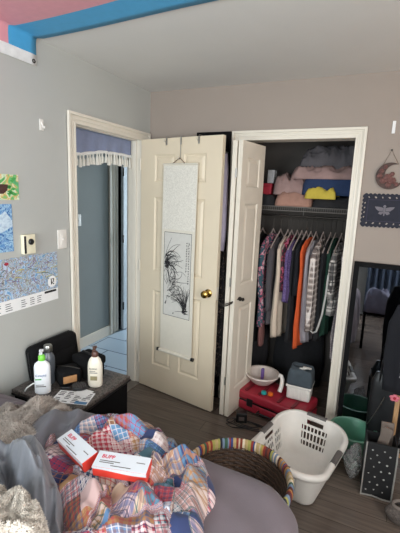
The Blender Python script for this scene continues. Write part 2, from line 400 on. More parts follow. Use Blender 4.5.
weld(door_leaf(DW, 2.03, .035, [(.14, .335), (.415, .61)], ROWS).build('door_leaf', M['door'], d1, local=True)).location = (0, .0175, 0)
def knob(parent, x, z, y0, s, m, name='door_knob'):
    mb = MB(); prof = [(.031, 0), (.031, .004), (.026, .008), (.012, .012), (.011, .026), (.016, .032), (.026, .042), (.029, .052), (.026, .062), (.016, .068), (.003, .07)]
    Mx = Matrix.Translation((x, y0, z)) @ Matrix.Rotation(s*R(90), 4, 'X')
    mb.lathe(prof, seg=24, M4=Mx); return mb.build(name, m, parent, smooth=True, local=True)
knob(d1, DW-.065, .925, 0, 1, M['brass'])
knob(d1, DW-.065, .925, .035, -1, M['brass'])
for z in (.2, 1.0, 1.8):
    MB().tube([(-.006, -.004, z), (-.006, -.004, z+.09)], .006).build('hinge', M['trim'], d1, smooth=True, local=True)
MB().box((DW-.001, .006, .88), (DW+.0015, .03, .98)).build('latch_plate', M['trim'], d1, local=True)

# closet bifold
NE = Vector((.868, -.262, 0)); FE = Vector((.925, .075, 0)); LW = (FE-NE).length
d2 = sempty('door_2', (.80, .085, .012), 0)
a2 = math.atan2((FE-NE).y, (FE-NE).x)
for nm, pos in (('bifold_leaf', (.868-.80, -.262-.085, 0)), ('bifold_leaf', (.868-.80-.042, -.262-.085+.004, 0))):
    o = weld(door_leaf(LW, 1.99, .032, [(.075, LW-.075)], [(.2, .84), (1.0, 1.58), (1.69, 1.89)]).build(nm, M['door_white'], d2, local=True))
    ang = a2 if pos[0] > .05 else a2+R(4)
    o.rotation_euler.z = ang; o.location = Vector(pos)+Vector((.015*0, 0, 0))
    if pos[0] > .05:
        Mx = Matrix.Identity(4)
        kb = MB().lathe([(.014, 0), (.014, .003), (.007, .006), (.007, .018), (.013, .024), (.014, .03), (.008, .036), (.002, .037)], seg=16,
                        M4=Matrix.Translation((.075, -.016, .90)) @ Matrix.Rotation(R(90), 4, 'X'))
        kb.build('pull_knob', M['darkmetal'], o, smooth=True, local=True)
for z in (.25, 1.0, 1.75):
    MB().tube([(.868-.80-.022, -.262-.085-.004, z), (.868-.80-.022, -.262-.085-.004, z+.06)], .005).build('hinge', M['steel'], d2, smooth=True, local=True)
# cord looped from the bedroom door edge to the bifold knob
pts = []
A = Vector((.765, -.272, .90)); B = Vector((.895, -.205, .918))
for i in range(25):
    t = i/24; p = A.lerp(B, t); p.z -= .03*math.sin(PI*t); p.y -= .075*math.sin(PI*t); pts.append(p)
mb = MB().tube(pts, .0045, 8); mb.tube([p+Vector((0, -.004, .014*math.sin(PI*i/24))) for i, p in enumerate(pts)], .0035, 8)
mb.tube([(B.x+.012+.012*math.cos(a), B.y-.006, B.z+.012*math.sin(a)) for a in [2*PI*k/16 for k in range(16)]], .004, 8, closed=True)
tag(mb.build('looped_cord', M['darkmetal'], smooth=True), 'dark cord tying the white folding closet door to the open bedroom door', 'cord')

# hall door ajar
d3 = sempty('door_3', (-.912, .875, .01), R(90))
weld(door_leaf(.7, 2.03, .035, [(.12, .31), (.39, .58)], ROWS).build('door_leaf', mat('hall door white paint', srgb(215, 220, 224), .4), d3, local=True))
for z in (.25, 1.05, 1.8): MB().tube([(-.008, -.02, z), (-.008, -.02, z+.09)], .009).build('hinge', M['darkmetal'], d3, local=True)

# ------------------------------------------------------------------ windows behind the camera and in the hall
def window(name, axis, plane, u0, u1, z0, z1, inward):
    e = sempty(name, ((u0+u1)/2, plane, z0) if axis == 'y' else (plane, (u0+u1)/2, z0))
    mb = MB(); w = .05
    def bx(m_, ua, ub, za, zb, da, db):
        lo, hi = sorted((plane+da*inward, plane+db*inward))
        if axis == 'y': m_.box((ua, lo, za), (ub, hi, zb))
        else: m_.box((lo, ua, za), (hi, ub, zb))
    for (ua, ub, za, zb) in ((u0, u1, z0, z0+w), (u0, u1, z1-w, z1), (u0, u0+w, z0, z1), (u1-w, u1, z0, z1), ((u0+u1)/2-.02, (u0+u1)/2+.02, z0, z1)):
        bx(mb, ua, ub, za, zb, -.09, -.03)
    mb.build('window_frame', M['trim'], e)
    g = MB(); bx(g, u0+w, u1-w, z0+w, z1-w, -.065, -.06); g.build('window_pane', M['glass'], e)
    s = MB(); bx(s, u0-.03, u1+.03, z0-.03, z0, -.1, .03); s.build('window_sill', M['trim'], e)
window('window_1', 'y', YF, .25, 1.65, .85, 2.1, 1)
window('window_2', 'x', XR, -3.8, -2.4, .85, 2.1, -1)
window('window_3', 'y', 3.4, -.85, -.2, .4, 2.1, -1)

# ------------------------------------------------------------------ things on the left wall
def wall_panel_x(y0, y1, z0, z1, th=.002, x=.001, n=6, curl=0):
    mb = MB(); mb.box((x, y0, z0), (x+th, y1, z1)); return mb
def adhesive(cx, cy, cz, axis, label):
    mb = MB()
    if axis == 'x':
        t = thing('wall_hook', label, 'hook', (0.001, cy, cz))
        MB().rbox((.001, cy-.014, cz-.03), (.006, cy+.014, cz+.03), .0025).build('hook_plate', M['whitepl'], t, smooth=True)
        MB().tube([(.005, cy, cz+.012), (.014, cy, cz-.008), (.018, cy, cz-.02), (.024, cy, cz-.018), (.026, cy, cz-.008)], .004).build('hook_prong', M['whitepl'], t, smooth=True)
    else:
        o = MB().rbox((cx-.009, -.004, cz-.037), (cx+.009, -.0002, cz+.037), .0015).build('adhesive_strip', M['white']); tag(o, label, 'strip')
adhesive(0, -1.112, 1.985, 'x', 'small white adhesive hook on the left wall between ceiling flag and doorway')
adhesive(1.763, 0, 2.094, 'y', 'narrow white adhesive strip stuck on the back wall above the moon ornament')
M['art1'] = ramp_mat('colourful illustration', [(0, srgb(40, 110, 90)), (.36, srgb(90, 170, 90)), (.46, srgb(215, 225, 200)), (.52, srgb(210, 170, 90)), (.56, srgb(110, 190, 120)), (1, srgb(40, 120, 110))], 14, .5, dist=1.5, detail=2)
M['art2'] = ramp_mat('blue mountain print', [(0, srgb(20, 50, 110)), (.4, srgb(50, 105, 170)), (.5, srgb(170, 205, 225)), (.58, srgb(70, 130, 190)), (1, srgb(215, 230, 240))], 22, .5, dist=2.5)
t = thing('art_print', 'small colourful print of a dark bowl among green leaves, topmost picture on the left wall', 'picture', (.001, -1.37, 1.577))
wall_panel_x(-1.47, -1.28, 1.577, 1.706).build('print_sheet', M['art1'], t)
mb = MB()
mb.prism([(-1.46, 1.655), (-1.345, 1.655), (-1.35, 1.625), (-1.375, 1.607), (-1.43, 1.607), (-1.455, 1.625)], 'x', .003, .0038)
mb.build('bowl_image', mat('dark brown print ink', srgb(70, 42, 38), .6, var=.4, scale=60), t)
mb = MB()
for k in range(9):
    a = random.uniform(-1.34, -1.29); z = random.uniform(1.60, 1.69)
    mb.prism([(a-.018, z), (a, z+.008), (a+.015, z+.002), (a, z-.008)], 'x', .003, .0036)
mb.build('leaf_image', mat('leaf green ink', srgb(70, 160, 80), .6), t)
t = thing('art_print', 'blue mountain print with a pale border hanging under the small colourful picture', 'picture', (.001, -1.42, 1.309))
wall_panel_x(-1.52, -1.33, 1.309, 1.556).build('print_sheet', M['art2'], t)
mb = MB(); mb.prism([(-1.52, 1.45), (-1.47, 1.53), (-1.42, 1.49), (-1.37, 1.52), (-1.332, 1.47), (-1.332, 1.44), (-1.40, 1.41), (-1.52, 1.43)], 'x', .003, .0036)
mb.build('mountain_image', ramp_mat('snowy slope ink', [(0, srgb(60, 100, 160)), (.5, srgb(190, 210, 225)), (1, srgb(225, 235, 240))], 60, .6), t)
# trail map
M['map'] = ramp_mat('ski trail map', [(0, srgb(70, 100, 150)), (.36, srgb(110, 160, 205)), (.44, srgb(205, 222, 235)), (.49, srgb(120, 100, 145)), (.53, srgb(150, 150, 110)), (.57, srgb(190, 205, 215)), (.64, srgb(90, 140, 185)), (1, srgb(225, 235, 242))], 24, .45, dist=2.5)
t = thing('trail_map', 'wide ski trail map poster with a white legend strip on the left wall', 'poster', (.001, -1.3, .975))
wall_panel_x(-1.62, -1.03, 1.048, 1.272).build('map_sheet', M['map'], t)
wall_panel_x(-1.62, -1.03, .978, 1.048).build('legend_strip', M['white'], t)
inks = [mat('trail violet ink', srgb(110, 70, 135)), mat('trail dark green ink', srgb(50, 80, 70)), mat('trail yellow ink', srgb(200, 190, 80))]
for k in range(24):
    y = random.uniform(-1.45, -1.06); z = random.uniform(1.09, 1.22); L = random.uniform(.03, .08); a = random.uniform(-1.1, 1.1)
    MB().tube([(.0033, min(-1.035, y+math.cos(a)*L*q+.006*math.sin(q*7+k)), min(1.262, max(1.055, z+math.sin(a)*L*q*.6))) for q in (0, .25, .5, .75, 1)], .0016, 5).build('trail_line', inks[k % 3], t)
for c0 in (-1.47, -1.4, -1.3, -1.24, -1.19):
    for r in range(4): MB().box((.003, c0, .99+r*.012), (.0036, c0+random.uniform(.025, .045), .9935+r*.012)).build('legend_line', M['ink'], t)
MB().box((.003, -1.135, 1.030), (.0038, -1.045, 1.043)).build('legend_heading', M['ink'], t)
mb = MB().lathe([(.001, 0), (.034, 0), (.034, .001), (.001, .001)], seg=28, M4=Matrix.Translation((.0035, -1.075, 1.095)) @ Matrix.Rotation(R(90), 4, 'Y'))
mb.build('round_badge', M['white'], t)
MB().tube([(.005, -1.083, 1.078), (.005, -1.083, 1.112), (.005, -1.066, 1.112), (.005, -1.066, 1.092), (.005, -1.083, 1.092), (.005, -1.064, 1.078)], .0028, 6).build('badge_mark', M['ink'], t)
MB().sphere((.0035, -1.38, 1.245), .014, sc=(.1, 1, .6)).build('red_marker', M['red'], t)
# thermostat
t = thing('thermostat', 'cream square thermostat with a black dial above the trail map', 'thermostat', (.001, -1.247, 1.277))
MB().rbox((.001, -1.285, 1.285), (.026, -1.205, 1.392), .004).build('housing', mat('ivory plastic', srgb(228, 222, 196), .4), t, smooth=True)
MB().box((.0262, -1.282, 1.29), (.0268, -1.268, 1.385)).build('side_scale', M['ink'], t)
MB().lathe([(.017, 0), (.017, .006), (.012, .012), (.002, .013)], seg=20, M4=Matrix.Translation((.026, -1.238, 1.352)) @ Matrix.Rotation(R(90), 4, 'Y')).build('dial', M['blackpl'], t, smooth=True)
def switch(x, y, z, s, label, mm):
    t = thing('light_switch', label, 'light switch', (x, y, z-.058))
    lo, hi = sorted((x, x+s*.006))
    MB().rbox((lo, y-.036, z-.058), (hi, y+.036, z+.058), .0025).build('switch_plate', mm, t, smooth=True)
    lo, hi = sorted((x+s*.006, x+s*.009))
    MB().rbox((lo, y-.015, z-.03), (hi, y+.015, z+.03), .001).build('rocker', mm, t, smooth=True)
    MB().rbox((min(x+s*.009, x+s*.016), y-.004, z-.004), (max(x+s*.009, x+s*.016), y+.004, z+.008), .001).build('toggle', mm, t)
switch(.0005, -.985, 1.342, 1, 'white light switch on the bedroom wall left of the doorway', M['whitepl'])
switch(-.9495, .2, 1.345, 1, 'pale light switch on the blue-grey hall wall seen through the doorway', M['whitepl'])

# flag on the ceiling, folded down the left wall
FB = mat('flag sky blue nylon', srgb(72, 160, 208), .6, var=.04); FP = mat('flag pink nylon', srgb(214, 150, 160), .6, var=.04); FW = mat('flag white nylon', srgb(225, 225, 225), .6)
mb = MB(); S = .172; ny = 24; Y0 = -1.132
path = [(.004, 2.275), (.004, 2.33), (.004, 2.38), (.006, 2.40), (.015, 2.412)]+[(.05+.0567*i, 2.412) for i in range(26)]
def sag(x, v): return -.012*abs(math.sin(x*3.1))*math.sin(min(1, v/.86)*PI*.9)**2-.003
V = []
for i, (x, z) in enumerate(path):
    for j in range(ny+1):
        v = j/ny*6*S; zz = z+(sag(x, v) if i > 4 else 0); xx = x+(.002+.004*abs(math.sin(j*1.3)) if i < 4 else 0)
        V.append((xx, Y0-v+.012*math.sin(i*.2)*(1 if i > 4 else 0)-(.034*(x) if i > 4 else 0), zz))
n1 = ny+1
for i in range(len(path)-1):
    for j in range(ny):
        st = min(4, [0, 0, 0, 0, 1, 1, 1, 1, 1, 1, 1, 1, 1, 2, 2, 2, 2, 1, 1, 1, 1, 0, 0, 0][j])
        mb.f.append((i*n1+j, i*n1+j+1, (i+1)*n1+j+1, (i+1)*n1+j)); mb.mi.append(st if i > 0 else 2)
mb.v = [Vector(v) for v in V]
ft = thing('striped_flag', 'pink and sky blue striped flag pinned to the ceiling and down the left wall', 'flag', (.006, -1.5, 2.27))
mb.build('flag_cloth', [FB, FP, FW], ft, smooth='full', solid=.001)
for yy in (-1.155, -2.13):
    MB().tube([(.012, yy+.008*math.cos(a), 2.295+.008*math.sin(a)) for a in [2*PI*k/14 for k in range(14)]], .003, 6, closed=True).build('grommet', M['darkmetal'], ft)

# ------------------------------------------------------------------ hanging scroll and hooks on the open door
def DP(x, z, off=0):   # point on the bedroom door face, off metres in front of it
    c, s = math.cos(DANG), math.sin(DANG); return Vector((.012+x*c+s*off, -.1416+x*s-c*off, z))
DM = Matrix.Translation((.012, -.1416, 0)) @ Matrix.Rotation(DANG, 4, 'Z')
sc = thing('hanging_scroll', 'tall ivory hanging scroll with an ink painting of bare branches on the open cream door', 'scroll', DP(.4, .37), DANG)
SM = Matrix.Rotation(-DANG, 4, 'Z') @ Matrix.Translation(-sc.location)  # world -> local of scroll
def sbuild(mb, name, m, **k):
    mb.v = [Matrix.Rotation(-DANG, 4, 'Z') @ ((DM @ v)-sc.location) for v in mb.v]; return mb.build(name, m, sc, local=True, **k)
sx0, sx1 = .242, .555
def scr(z): return -.018-.006*math.sin((1.85-z)*2.1)
def strip(x0, x1, z0, z1, off, thick=.0012, n=24):
    mb = MB()
    vs = []; fs = []
    for i in range(n+1):
        z = z0+(z1-z0)*i/n; y = scr(z)-off
        vs += [(x0, y, z), (x1, y, z), (x1, y+thick, z), (x0, y+thick, z)]
    for i in range(n):
        for k in range(4): fs.append((i*4+k, i*4+(k+1) % 4, i*4+4+(k+1) % 4, i*4+4+k))
    fs += [(0, 1, 2, 3), (n*4, n*4+1, n*4+2, n*4+3)]
    return mb.add(vs, fs)
sbuild(strip(sx0, sx1, .40, 1.85, 0), 'scroll_backing', M['silkplain'], smooth=True)
sbuild(strip(sx0+.006, sx1-.006, 1.375, 1.84, .0012), 'patterned_silk', M['silk'], smooth=True)
sbuild(strip(sx0+.028, sx1-.028, .70, 1.355, .0012), 'painting_paper', M['ricepaper'], smooth=True)
ps0, ps1 = sx0+.028, sx1-.028
mb = MB()
for (xa, xb, za, zb) in ((ps0, ps1, 1.352, 1.355), (ps0, ps1, .70, .703), (ps0, ps0+.003, .70, 1.355), (ps1-.003, ps1, .70, 1.355)):
    n = 12
    for i in range(n):
        z0_ = za+(zb-za)*i/n; z1_ = za+(zb-za)*(i+1)/n
        mb.add([(xa, scr(z0_)-.003, z0_), (xb, scr(z0_)-.003, z0_), (xb, scr(z1_)-.003, z1_), (xa, scr(z1_)-.003, z1_)], [(0, 1, 2, 3)])
rnd = random.Random(5)
def stroke(pts, w0, w1=.0010):
    n = len(pts)
    for i in range(n-1):
        a, b = Vector(pts[i]), Vector(pts[i+1]); d = (b-a)
        if d.length < 1e-6: continue
        nn = Vector((-d.y, d.x)).normalized(); wa = w0+(w1-w0)*i/(n-1); wb = w0+(w1-w0)*(i+1)/(n-1)
        q = [a+nn*wa, a-nn*wa, b-nn*wb, b+nn*wb]
        mb.add([(p.x, scr(p.y)-.0032-.0002*rnd.random(), p.y) for p in q], [(0, 1, 2, 3)])
def arc(x, z, ang, L, curl, w, n=9):
    P = []; 
    for i in range(n): P.append((min(ps1-.006, max(ps0+.005, x)), min(1.345, max(.71, z)))); x += math.cos(ang)*L/n; z += math.sin(ang)*L/n; ang += curl/n
    stroke(P, w)
for k in range(34): arc(ps0+.008+rnd.random()*.03, 1.06+rnd.random()*.12, rnd.uniform(-1.2, 1.4), rnd.uniform(.06, .2), rnd.uniform(-2.6, .6), rnd.uniform(.0015, .0035))
for k in range(20): arc(ps0+.008+rnd.random()*.02, 1.08+rnd.random()*.06, rnd.uniform(-.5, 1), rnd.uniform(.02, .06), rnd.uniform(-2, 2), .004)
for k in range(46): arc(ps0+.03+rnd.random()*.12, .86+rnd.random()*.26, rnd.uniform(-3, 3), rnd.uniform(.04, .14), rnd.uniform(-2.6, 2.6), rnd.uniform(.0014, .003))
for k in range(34): arc(ps1-.06+rnd.random()*.03, .745+rnd.random()*.07, rnd.uniform(1.2, 3.0), rnd.uniform(.06, .22), rnd.uniform(-.5, .9), rnd.uniform(.0015, .0042))
for k in range(14): arc(ps0+.03+rnd.random()*.12, .8+rnd.random()*.12, rnd.uniform(-.6, 1), rnd.uniform(.05, .13), rnd.uniform(-1.3, 1.3), rnd.uniform(.001, .002))
for k in range(10): arc(ps1-.05-rnd.random()*.02, .74+rnd.random()*.02, rnd.uniform(.2, 2.9), .05, rnd.uniform(-1, 1), .006)
arc(ps0+.02, .79, 1.2, .04, 0, .006); arc(ps0+.1, .72, 1.4, .02, 0, .005)
for col in range(2):
    for k in range(17-col*5):
        cx_, cz_ = ps1-.022-col*.02, 1.28-k*.019
        for q in range(4): arc(cx_-.005+rnd.random()*.007, cz_+rnd.random()*.011, rnd.choice((0, -1.57, -.8, .1)), .011, 0, .0021, 3)
sbuild(mb, 'ink_painting', M['ink'])
mb = MB().tube([(sx0-.002, -.022, 1.852), (sx1+.002, -.022, 1.852)], .006, 12); sbuild(mb, 'top_rod', M['silkplain'], smooth=True)
mb = MB().tube([(sx0-.004, scr(.4)-.008, .395), (sx1+.004, scr(.4)-.008, .395)], .013, 14); sbuild(mb, 'bottom_roller', M['silkplain'], smooth=True)
for xa, xb in ((sx0-.022, sx0-.003), (sx1+.003, sx1+.022)):
    mb = MB().tube([(xa, scr(.4)-.008, .395), (xb, scr(.4)-.008, .395)], .014, 14); sbuild(mb, 'roller_knob', M['blackpl'], smooth=True)
xm = (sx0+sx1)/2-.01
mb = MB().tube([(xm-.055, -.024, 1.856), (xm, -.014, 1.895), (xm+.055, -.024, 1.856)], .0028, 8); sbuild(mb, 'hanging_cord', mat('brown cord', srgb(90, 70, 55), .7), smooth=True)
def over_hook(x, zlow, label, long=False):
    t = thing('over_door_hook', label, 'hook', DP(x, zlow), DANG); tl = t.location
    mb = MB(); L = []
    for p in [(x, .045, 1.99), (x, .045, 2.047), (x, .02, 2.048), (x, -.006, 2.047), (x, -.008, zlow+.02), (x, -.012, zlow+.006), (x, -.022, zlow), (x, -.030, zlow+.006), (x, -.030, zlow+.018)]:
        L.append(Matrix.Rotation(-DANG, 4, 'Z') @ ((DM @ Vector(p))-tl))
    mb.tube(L, .0020, 8); o = mb.build('hook_wire', M['steel'], t, smooth=True, local=True)
    Lp = [Matrix.Rotation(-DANG, 4, 'Z') @ ((DM @ Vector(p))-tl) for p in [(x-.006, -.0055, 1.99), (x+.006, -.0055, 2.04)]]
    MB().rbox(tuple(min(a, b)-.0005 for a, b in zip(*Lp)), tuple(max(a, b)+.0005 for a, b in zip(*Lp)), .0005).build('hook_band', M['steel'], t, local=True)
over_hook(xm, 1.885, 'long metal over-door hook holding up the hanging scroll')
over_hook(.255, 2.010, 'small metal hook over the door top left of the scroll hook')
over_hook(.545, 2.010, 'small metal hook over the door top right of the scroll hook')

# ------------------------------------------------------------------ valance with tassels in the doorway
vt = thing('door_valance', 'blue-violet valance with a white tassel fringe hung in the hall doorway', 'valance', (-.095, -.49, 1.76))
ny = 60; mb = MB(); vs = []; yv0, yv1 = DY0+.004, DY1-.004
def vz(t_): return 1.865+.05*t_+.022*math.sin(t_*PI*1.0+.2)**2*(1 if t_ < .6 else .6)-.012*math.sin(t_*PI*2)
rows = 10
for i in range(ny+1):
    t_ = i/ny; y = yv0+(yv1-yv0)*t_
    for j in range(rows+1): vs.append((-.095+.006*math.sin(t_*34+j*.1)*(j/rows)+.002, y, 2.035+(vz(t_)-2.035)*j/rows))
mb.add(vs, [(i*(rows+1)+j, i*(rows+1)+j+1, (i+1)*(rows+1)+j+1, (i+1)*(rows+1)+j) for i in range(ny) for j in range(rows)])
mb.build('valance_cloth', mat('periwinkle voile', srgb(132, 142, 172), .8, var=.05), vt, smooth='full', solid=.0015)
mb = MB().tube([(-.095, yv0+(yv1-yv0)*i/40, vz(i/40)) for i in range(41)], .011, 8)
fr = mb.build('fringe_band', M['white'], vt, smooth=True)
M['tassel'] = mat('cream cotton tassel', srgb(224, 222, 214), .9, var=.1, scale=90, stretch=(6, 6, 1))
for k in range(22):
    t_ = (k+.5)/22; y = yv0+(yv1-yv0)*t_; z = vz(t_); L = .075+random.uniform(-.008, .01)
    MB().lathe([(.003, 0), (.007, -.008), (.005, -.018), (.011, -.035), (.013+random.uniform(-.002, .002), -L), (.003, -L-.002)], c=(-.095+random.uniform(-.004, .004), y+random.uniform(-.003, .003), z-.004), seg=9).build('tassel', M['tassel'], vt, smooth=True)

# ------------------------------------------------------------------ behind the door: tall black frame with garments
t = thing('garment_rack', 'tall black framed rack against the back wall behind the open bedroom door', 'rack', (.56, -.03, 0))
MB().box((.43, -.028, .0), (.455, -.003, 2.098)).build('rack_post', M['blackwood'], t)
MB().box((.675, -.028, .0), (.70, -.003, 2.098)).build('rack_post', M['blackwood'], t)
MB().box((.455, -.028, 2.06), (.675, -.003, 2.098)).build('top_bar', M['blackwood'], t)
MB().box((.455, -.014, .12), (.675, -.004, 2.06)).build('back_panel', M['black'], t)
for z in (1.95, 1.55): MB().tube([(.69, -.028, z), (.70, -.10, z-.008), (.715, -.15, z-.004), (.716, -.16, z+.012)], .005).build('peg', M['darkmetal'], t)

def cloth_column(levels, nseg=28, ripple=.006, freq=5, ph=0, mi=0):
    """levels: list of (z, cx, cy, half_x, half_y) -> closed lofted hanging cloth with vertical folds"""
    mb = MB(); L = []
    for i in range(len(levels)-1):
        a, b = levels[i], levels[i+1]; n = 5
        for k in range(n): L.append([a[q]+(b[q]-a[q])*k/n for q in range(5)])
    L.append(list(levels[-1])); vs = []
    top = levels[0][0]; bot = levels[-1][0]
    for (z, cx, cy, hx, hy) in L:
        dn = (top-z)/(top-bot)
        for k in range(nseg):
            a = 2*PI*k/nseg; r = 1+0.0
            w = ripple*(.25+dn)*math.sin(freq*a+ph+z*2)+ripple*.5*noise.noise(Vector((k*.7, z*7, ph)))
            sxn = abs(math.cos(a))**.8*math.copysign(1, math.cos(a)); syn = abs(math.sin(a))**.8*math.copysign(1, math.sin(a))
            vs.append((cx+hx*sxn+w, cy+hy*syn+w*.4, z+.006*math.sin(3*a+ph)*dn))
    n = len(L)
    fs = [(i*nseg+k, i*nseg+(k+1) % nseg, (i+1)*nseg+(k+1) % nseg, (i+1)*nseg+k) for i in range(n-1) for k in range(nseg)]
    fs += [tuple(range(nseg))[::-1], tuple((n-1)*nseg+k for k in range(nseg))]
    return mb.add(vs, fs, mi)
o = cloth_column([(1.93, .722, -.145, .008, .012), (1.82, .722, -.15, .022, .03), (1.6, .718, -.155, .032, .04), (1.36, .716, -.155, .036, .045), (1.25, .718, -.155, .022, .035)], ripple=.005, freq=4).build('dressing_gown', mat('lavender grey cotton', srgb(186, 176, 196), .9, var=.06), smooth=True)
tag(o, 'lavender grey robe hanging in the gap between bedroom door and folding door', 'robe')
o = cloth_column([(1.235, .72, -.12, .015, .02), (1.1, .72, -.12, .028, .03), (.7, .72, -.12, .032, .035), (.25, .72, -.12, .026, .03)], ripple=.006, freq=5, ph=2).build('dark_scarf', ramp_mat('dark patterned cloth', [(0, srgb(25, 24, 26)), (.55, srgb(40, 36, 38)), (.65, srgb(120, 105, 95)), (1, srgb(60, 40, 50))], 30, .9, dist=2), smooth=True)
tag(o, 'dark patterned scarf hanging below the lavender robe behind the door edge', 'scarf')

# ------------------------------------------------------------------ closet: shelf, rod, garments
wt = thing('wire_shelf', 'wire closet shelf with a hanging bar across the closet', 'shelf', (1.19, .45, 1.52))
mb = MB()
for y, z in ((.2, 1.575), (.2, 1.545), (.45, 1.575), (.7, 1.575)): mb.tube([(.622, y, z), (1.758, y, z)], .0035, 6)
for k in range(72): 
    x = .63+k*.0157; mb.tube([(x, .7, 1.577), (x, .2, 1.577), (x, .2, 1.545)], .0016, 4)
M['wire'] = mat('white coated wire', srgb(112, 108, 104), .4); mb.build('shelf_wires', M['wire'], wt)
MB().tube([(.622, .36, 1.50), (1.758, .36, 1.50)], .008, 10).build('hanging_bar', M['darkmetal'], wt, smooth=True)
for x in (.66, 1.2, 1.72): MB().tube([(x, .36, 1.505), (x, .36, 1.572)], .003, 6).build('bar_bracket', M['wire'], wt)

HM = mat('pale velvet hanger', srgb(165, 150, 144), .6); HB = mat('black hanger', srgb(40, 38, 40), .5)
def hanger_mesh():
    mb = MB(); z = 0
    # local frame: hook top at origin, arms along y
    pts = [(0, .012*math.cos(a)-.0, .0+.012*math.sin(a)) for a in [PI*1.15-PI*1.25*k/10 for k in range(11)]]
    mb.tube(pts+[(0, .010, -.018), (0, 0, -.028), (0, 0, -.12)], .0018, 6)
    return mb
def make_hanger(x, label, m, dz=0):
    t = thing('clothes_hanger', label, 'hanger', (x, .36, 1.498+dz), R(-8), 'hangers on the closet bar')
    hanger_mesh().build('hanger_hook', M['darkmetal'], t, smooth=True, local=True)
    MB().tube([(0, -.185, -.245), (0, -.10, -.183), (0, -.03, -.135), (0, 0, -.11), (0, .03, -.135), (0, .10, -.183), (0, .185, -.245)], .007, 8, sq=.7).build('hanger_arms', m, t, smooth=True, local=True)
    MB().tube([(0, -.18, -.245), (0, .18, -.245)], .004, 6).build('trouser_bar', m, t, smooth=True, local=True)
    return t
def garment(x, z_hem, m, label, cat='shirt', name='hanging_shirt', dx=.018, hy=.20, lean=0, sleeve=None, hemhy=None, cy=.36, seed=0, zt=1.335, yaw=-8):
    """shoulder yoke sloping down to both sides, body, optional sleeves, all one cloth on one hanger"""
    t = thing(name, label, cat, (x, cy, z_hem), R(yaw))
    hh = hemhy or hy*.92; zt += ((seed*37) % 7-3)*.006; q = zt-z_hem; rr_ = random.Random(seed); k = rr_.uniform(-.012, .012)
    cloth_column([(q+.0, 0, 0, .010, .055), (q-.02, 0, 0, dx*.7, hy*.55), (q-.055, 0, 0, dx, hy*.86), (q-.10, 0, 0, dx*1.1, hy), (q-.28, lean*.3+k, 0, dx*1.25, hy*.93),
                  (.2*q, lean*.8-k, 0, dx*1.45, (hy+hh)/2), (0, lean, 0, dx*1.35, hh)], nseg=44, ripple=.008, freq=7+seed % 3, ph=seed).build('garment_body', m, t, smooth='full', local=True)
    if sleeve:
        for s in (-1, 1):
            L = sleeve
            cloth_column([(q-.065, .004, s*(hy-.02), .014, .02), (q-.13, .006, s*(hy+.005), .026, .036), (q-.13-L*.5, .008, s*(hy+.014), .024, .034), (q-.08-L, .012, s*(hy+.004), .019, .028)],
                         nseg=20, ripple=.004, freq=3, ph=seed+s).build('sleeve', m, t, smooth='full', local=True)
    return t
F_floral = ramp_mat('floral print fabric', [(0, srgb(38, 62, 74)), (.50, srgb(48, 76, 88)), (.55, srgb(205, 120, 145)), (.59, srgb(180, 50, 84)), (.64, srgb(190, 184, 184)), (1, srgb(60, 95, 100))], 26, .85, dist=1.5, detail=2)
F_rose = ramp_mat('rose print fabric', [(0, srgb(40, 34, 40)), (.5, srgb(60, 40, 48)), (.56, srgb(176, 46, 82)), (.62, srgb(190, 110, 136)), (1, srgb(60, 50, 60))], 34, .85, dist=1)
F_purple = ramp_mat('purple paisley fabric', [(0, srgb(66, 48, 96)), (.48, srgb(78, 58, 112)), (.52, srgb(140, 122, 165)), (.58, srgb(70, 50, 102)), (1, srgb(86, 66, 120))], 30, .85, dist=4)
F_cream = mat('cream knit', srgb(206, 188, 170), .9, var=.05, scale=40, bump=.2)
F_char = mat('charcoal knit', srgb(72, 68, 72), .9, var=.1)
F_black = mat('black cotton', srgb(26, 26, 30), .9, var=.2)
F_navy = mat('navy cotton', srgb(9, 11, 20), .9, var=.1)
F_orange = mat('orange cotton', srgb(204, 84, 38), .9, var=.05)
F_lgrey = mat('light grey jersey', srgb(160, 154, 160), .9, var=.05)
F_plaid1 = plaid_mat('brown check flannel', srgb(170, 155, 148), srgb(74, 62, 62), srgb(225, 215, 210), 22, 22)
F_plaid2 = plaid_mat('black and white check flannel', srgb(215, 208, 202), srgb(52, 50, 56), srgb(30, 28, 32), 14, 14)
F_plaid3 = plaid_mat('pale check cotton', srgb(215, 205, 205), srgb(120, 108, 115), srgb(60, 52, 60), 26, 26)
F_green = mat('bottle green cotton', srgb(30, 66, 52), .9, var=.1)
F_brown = mat('dusty rose brown cotton', srgb(140, 96, 92), .9, var=.1)
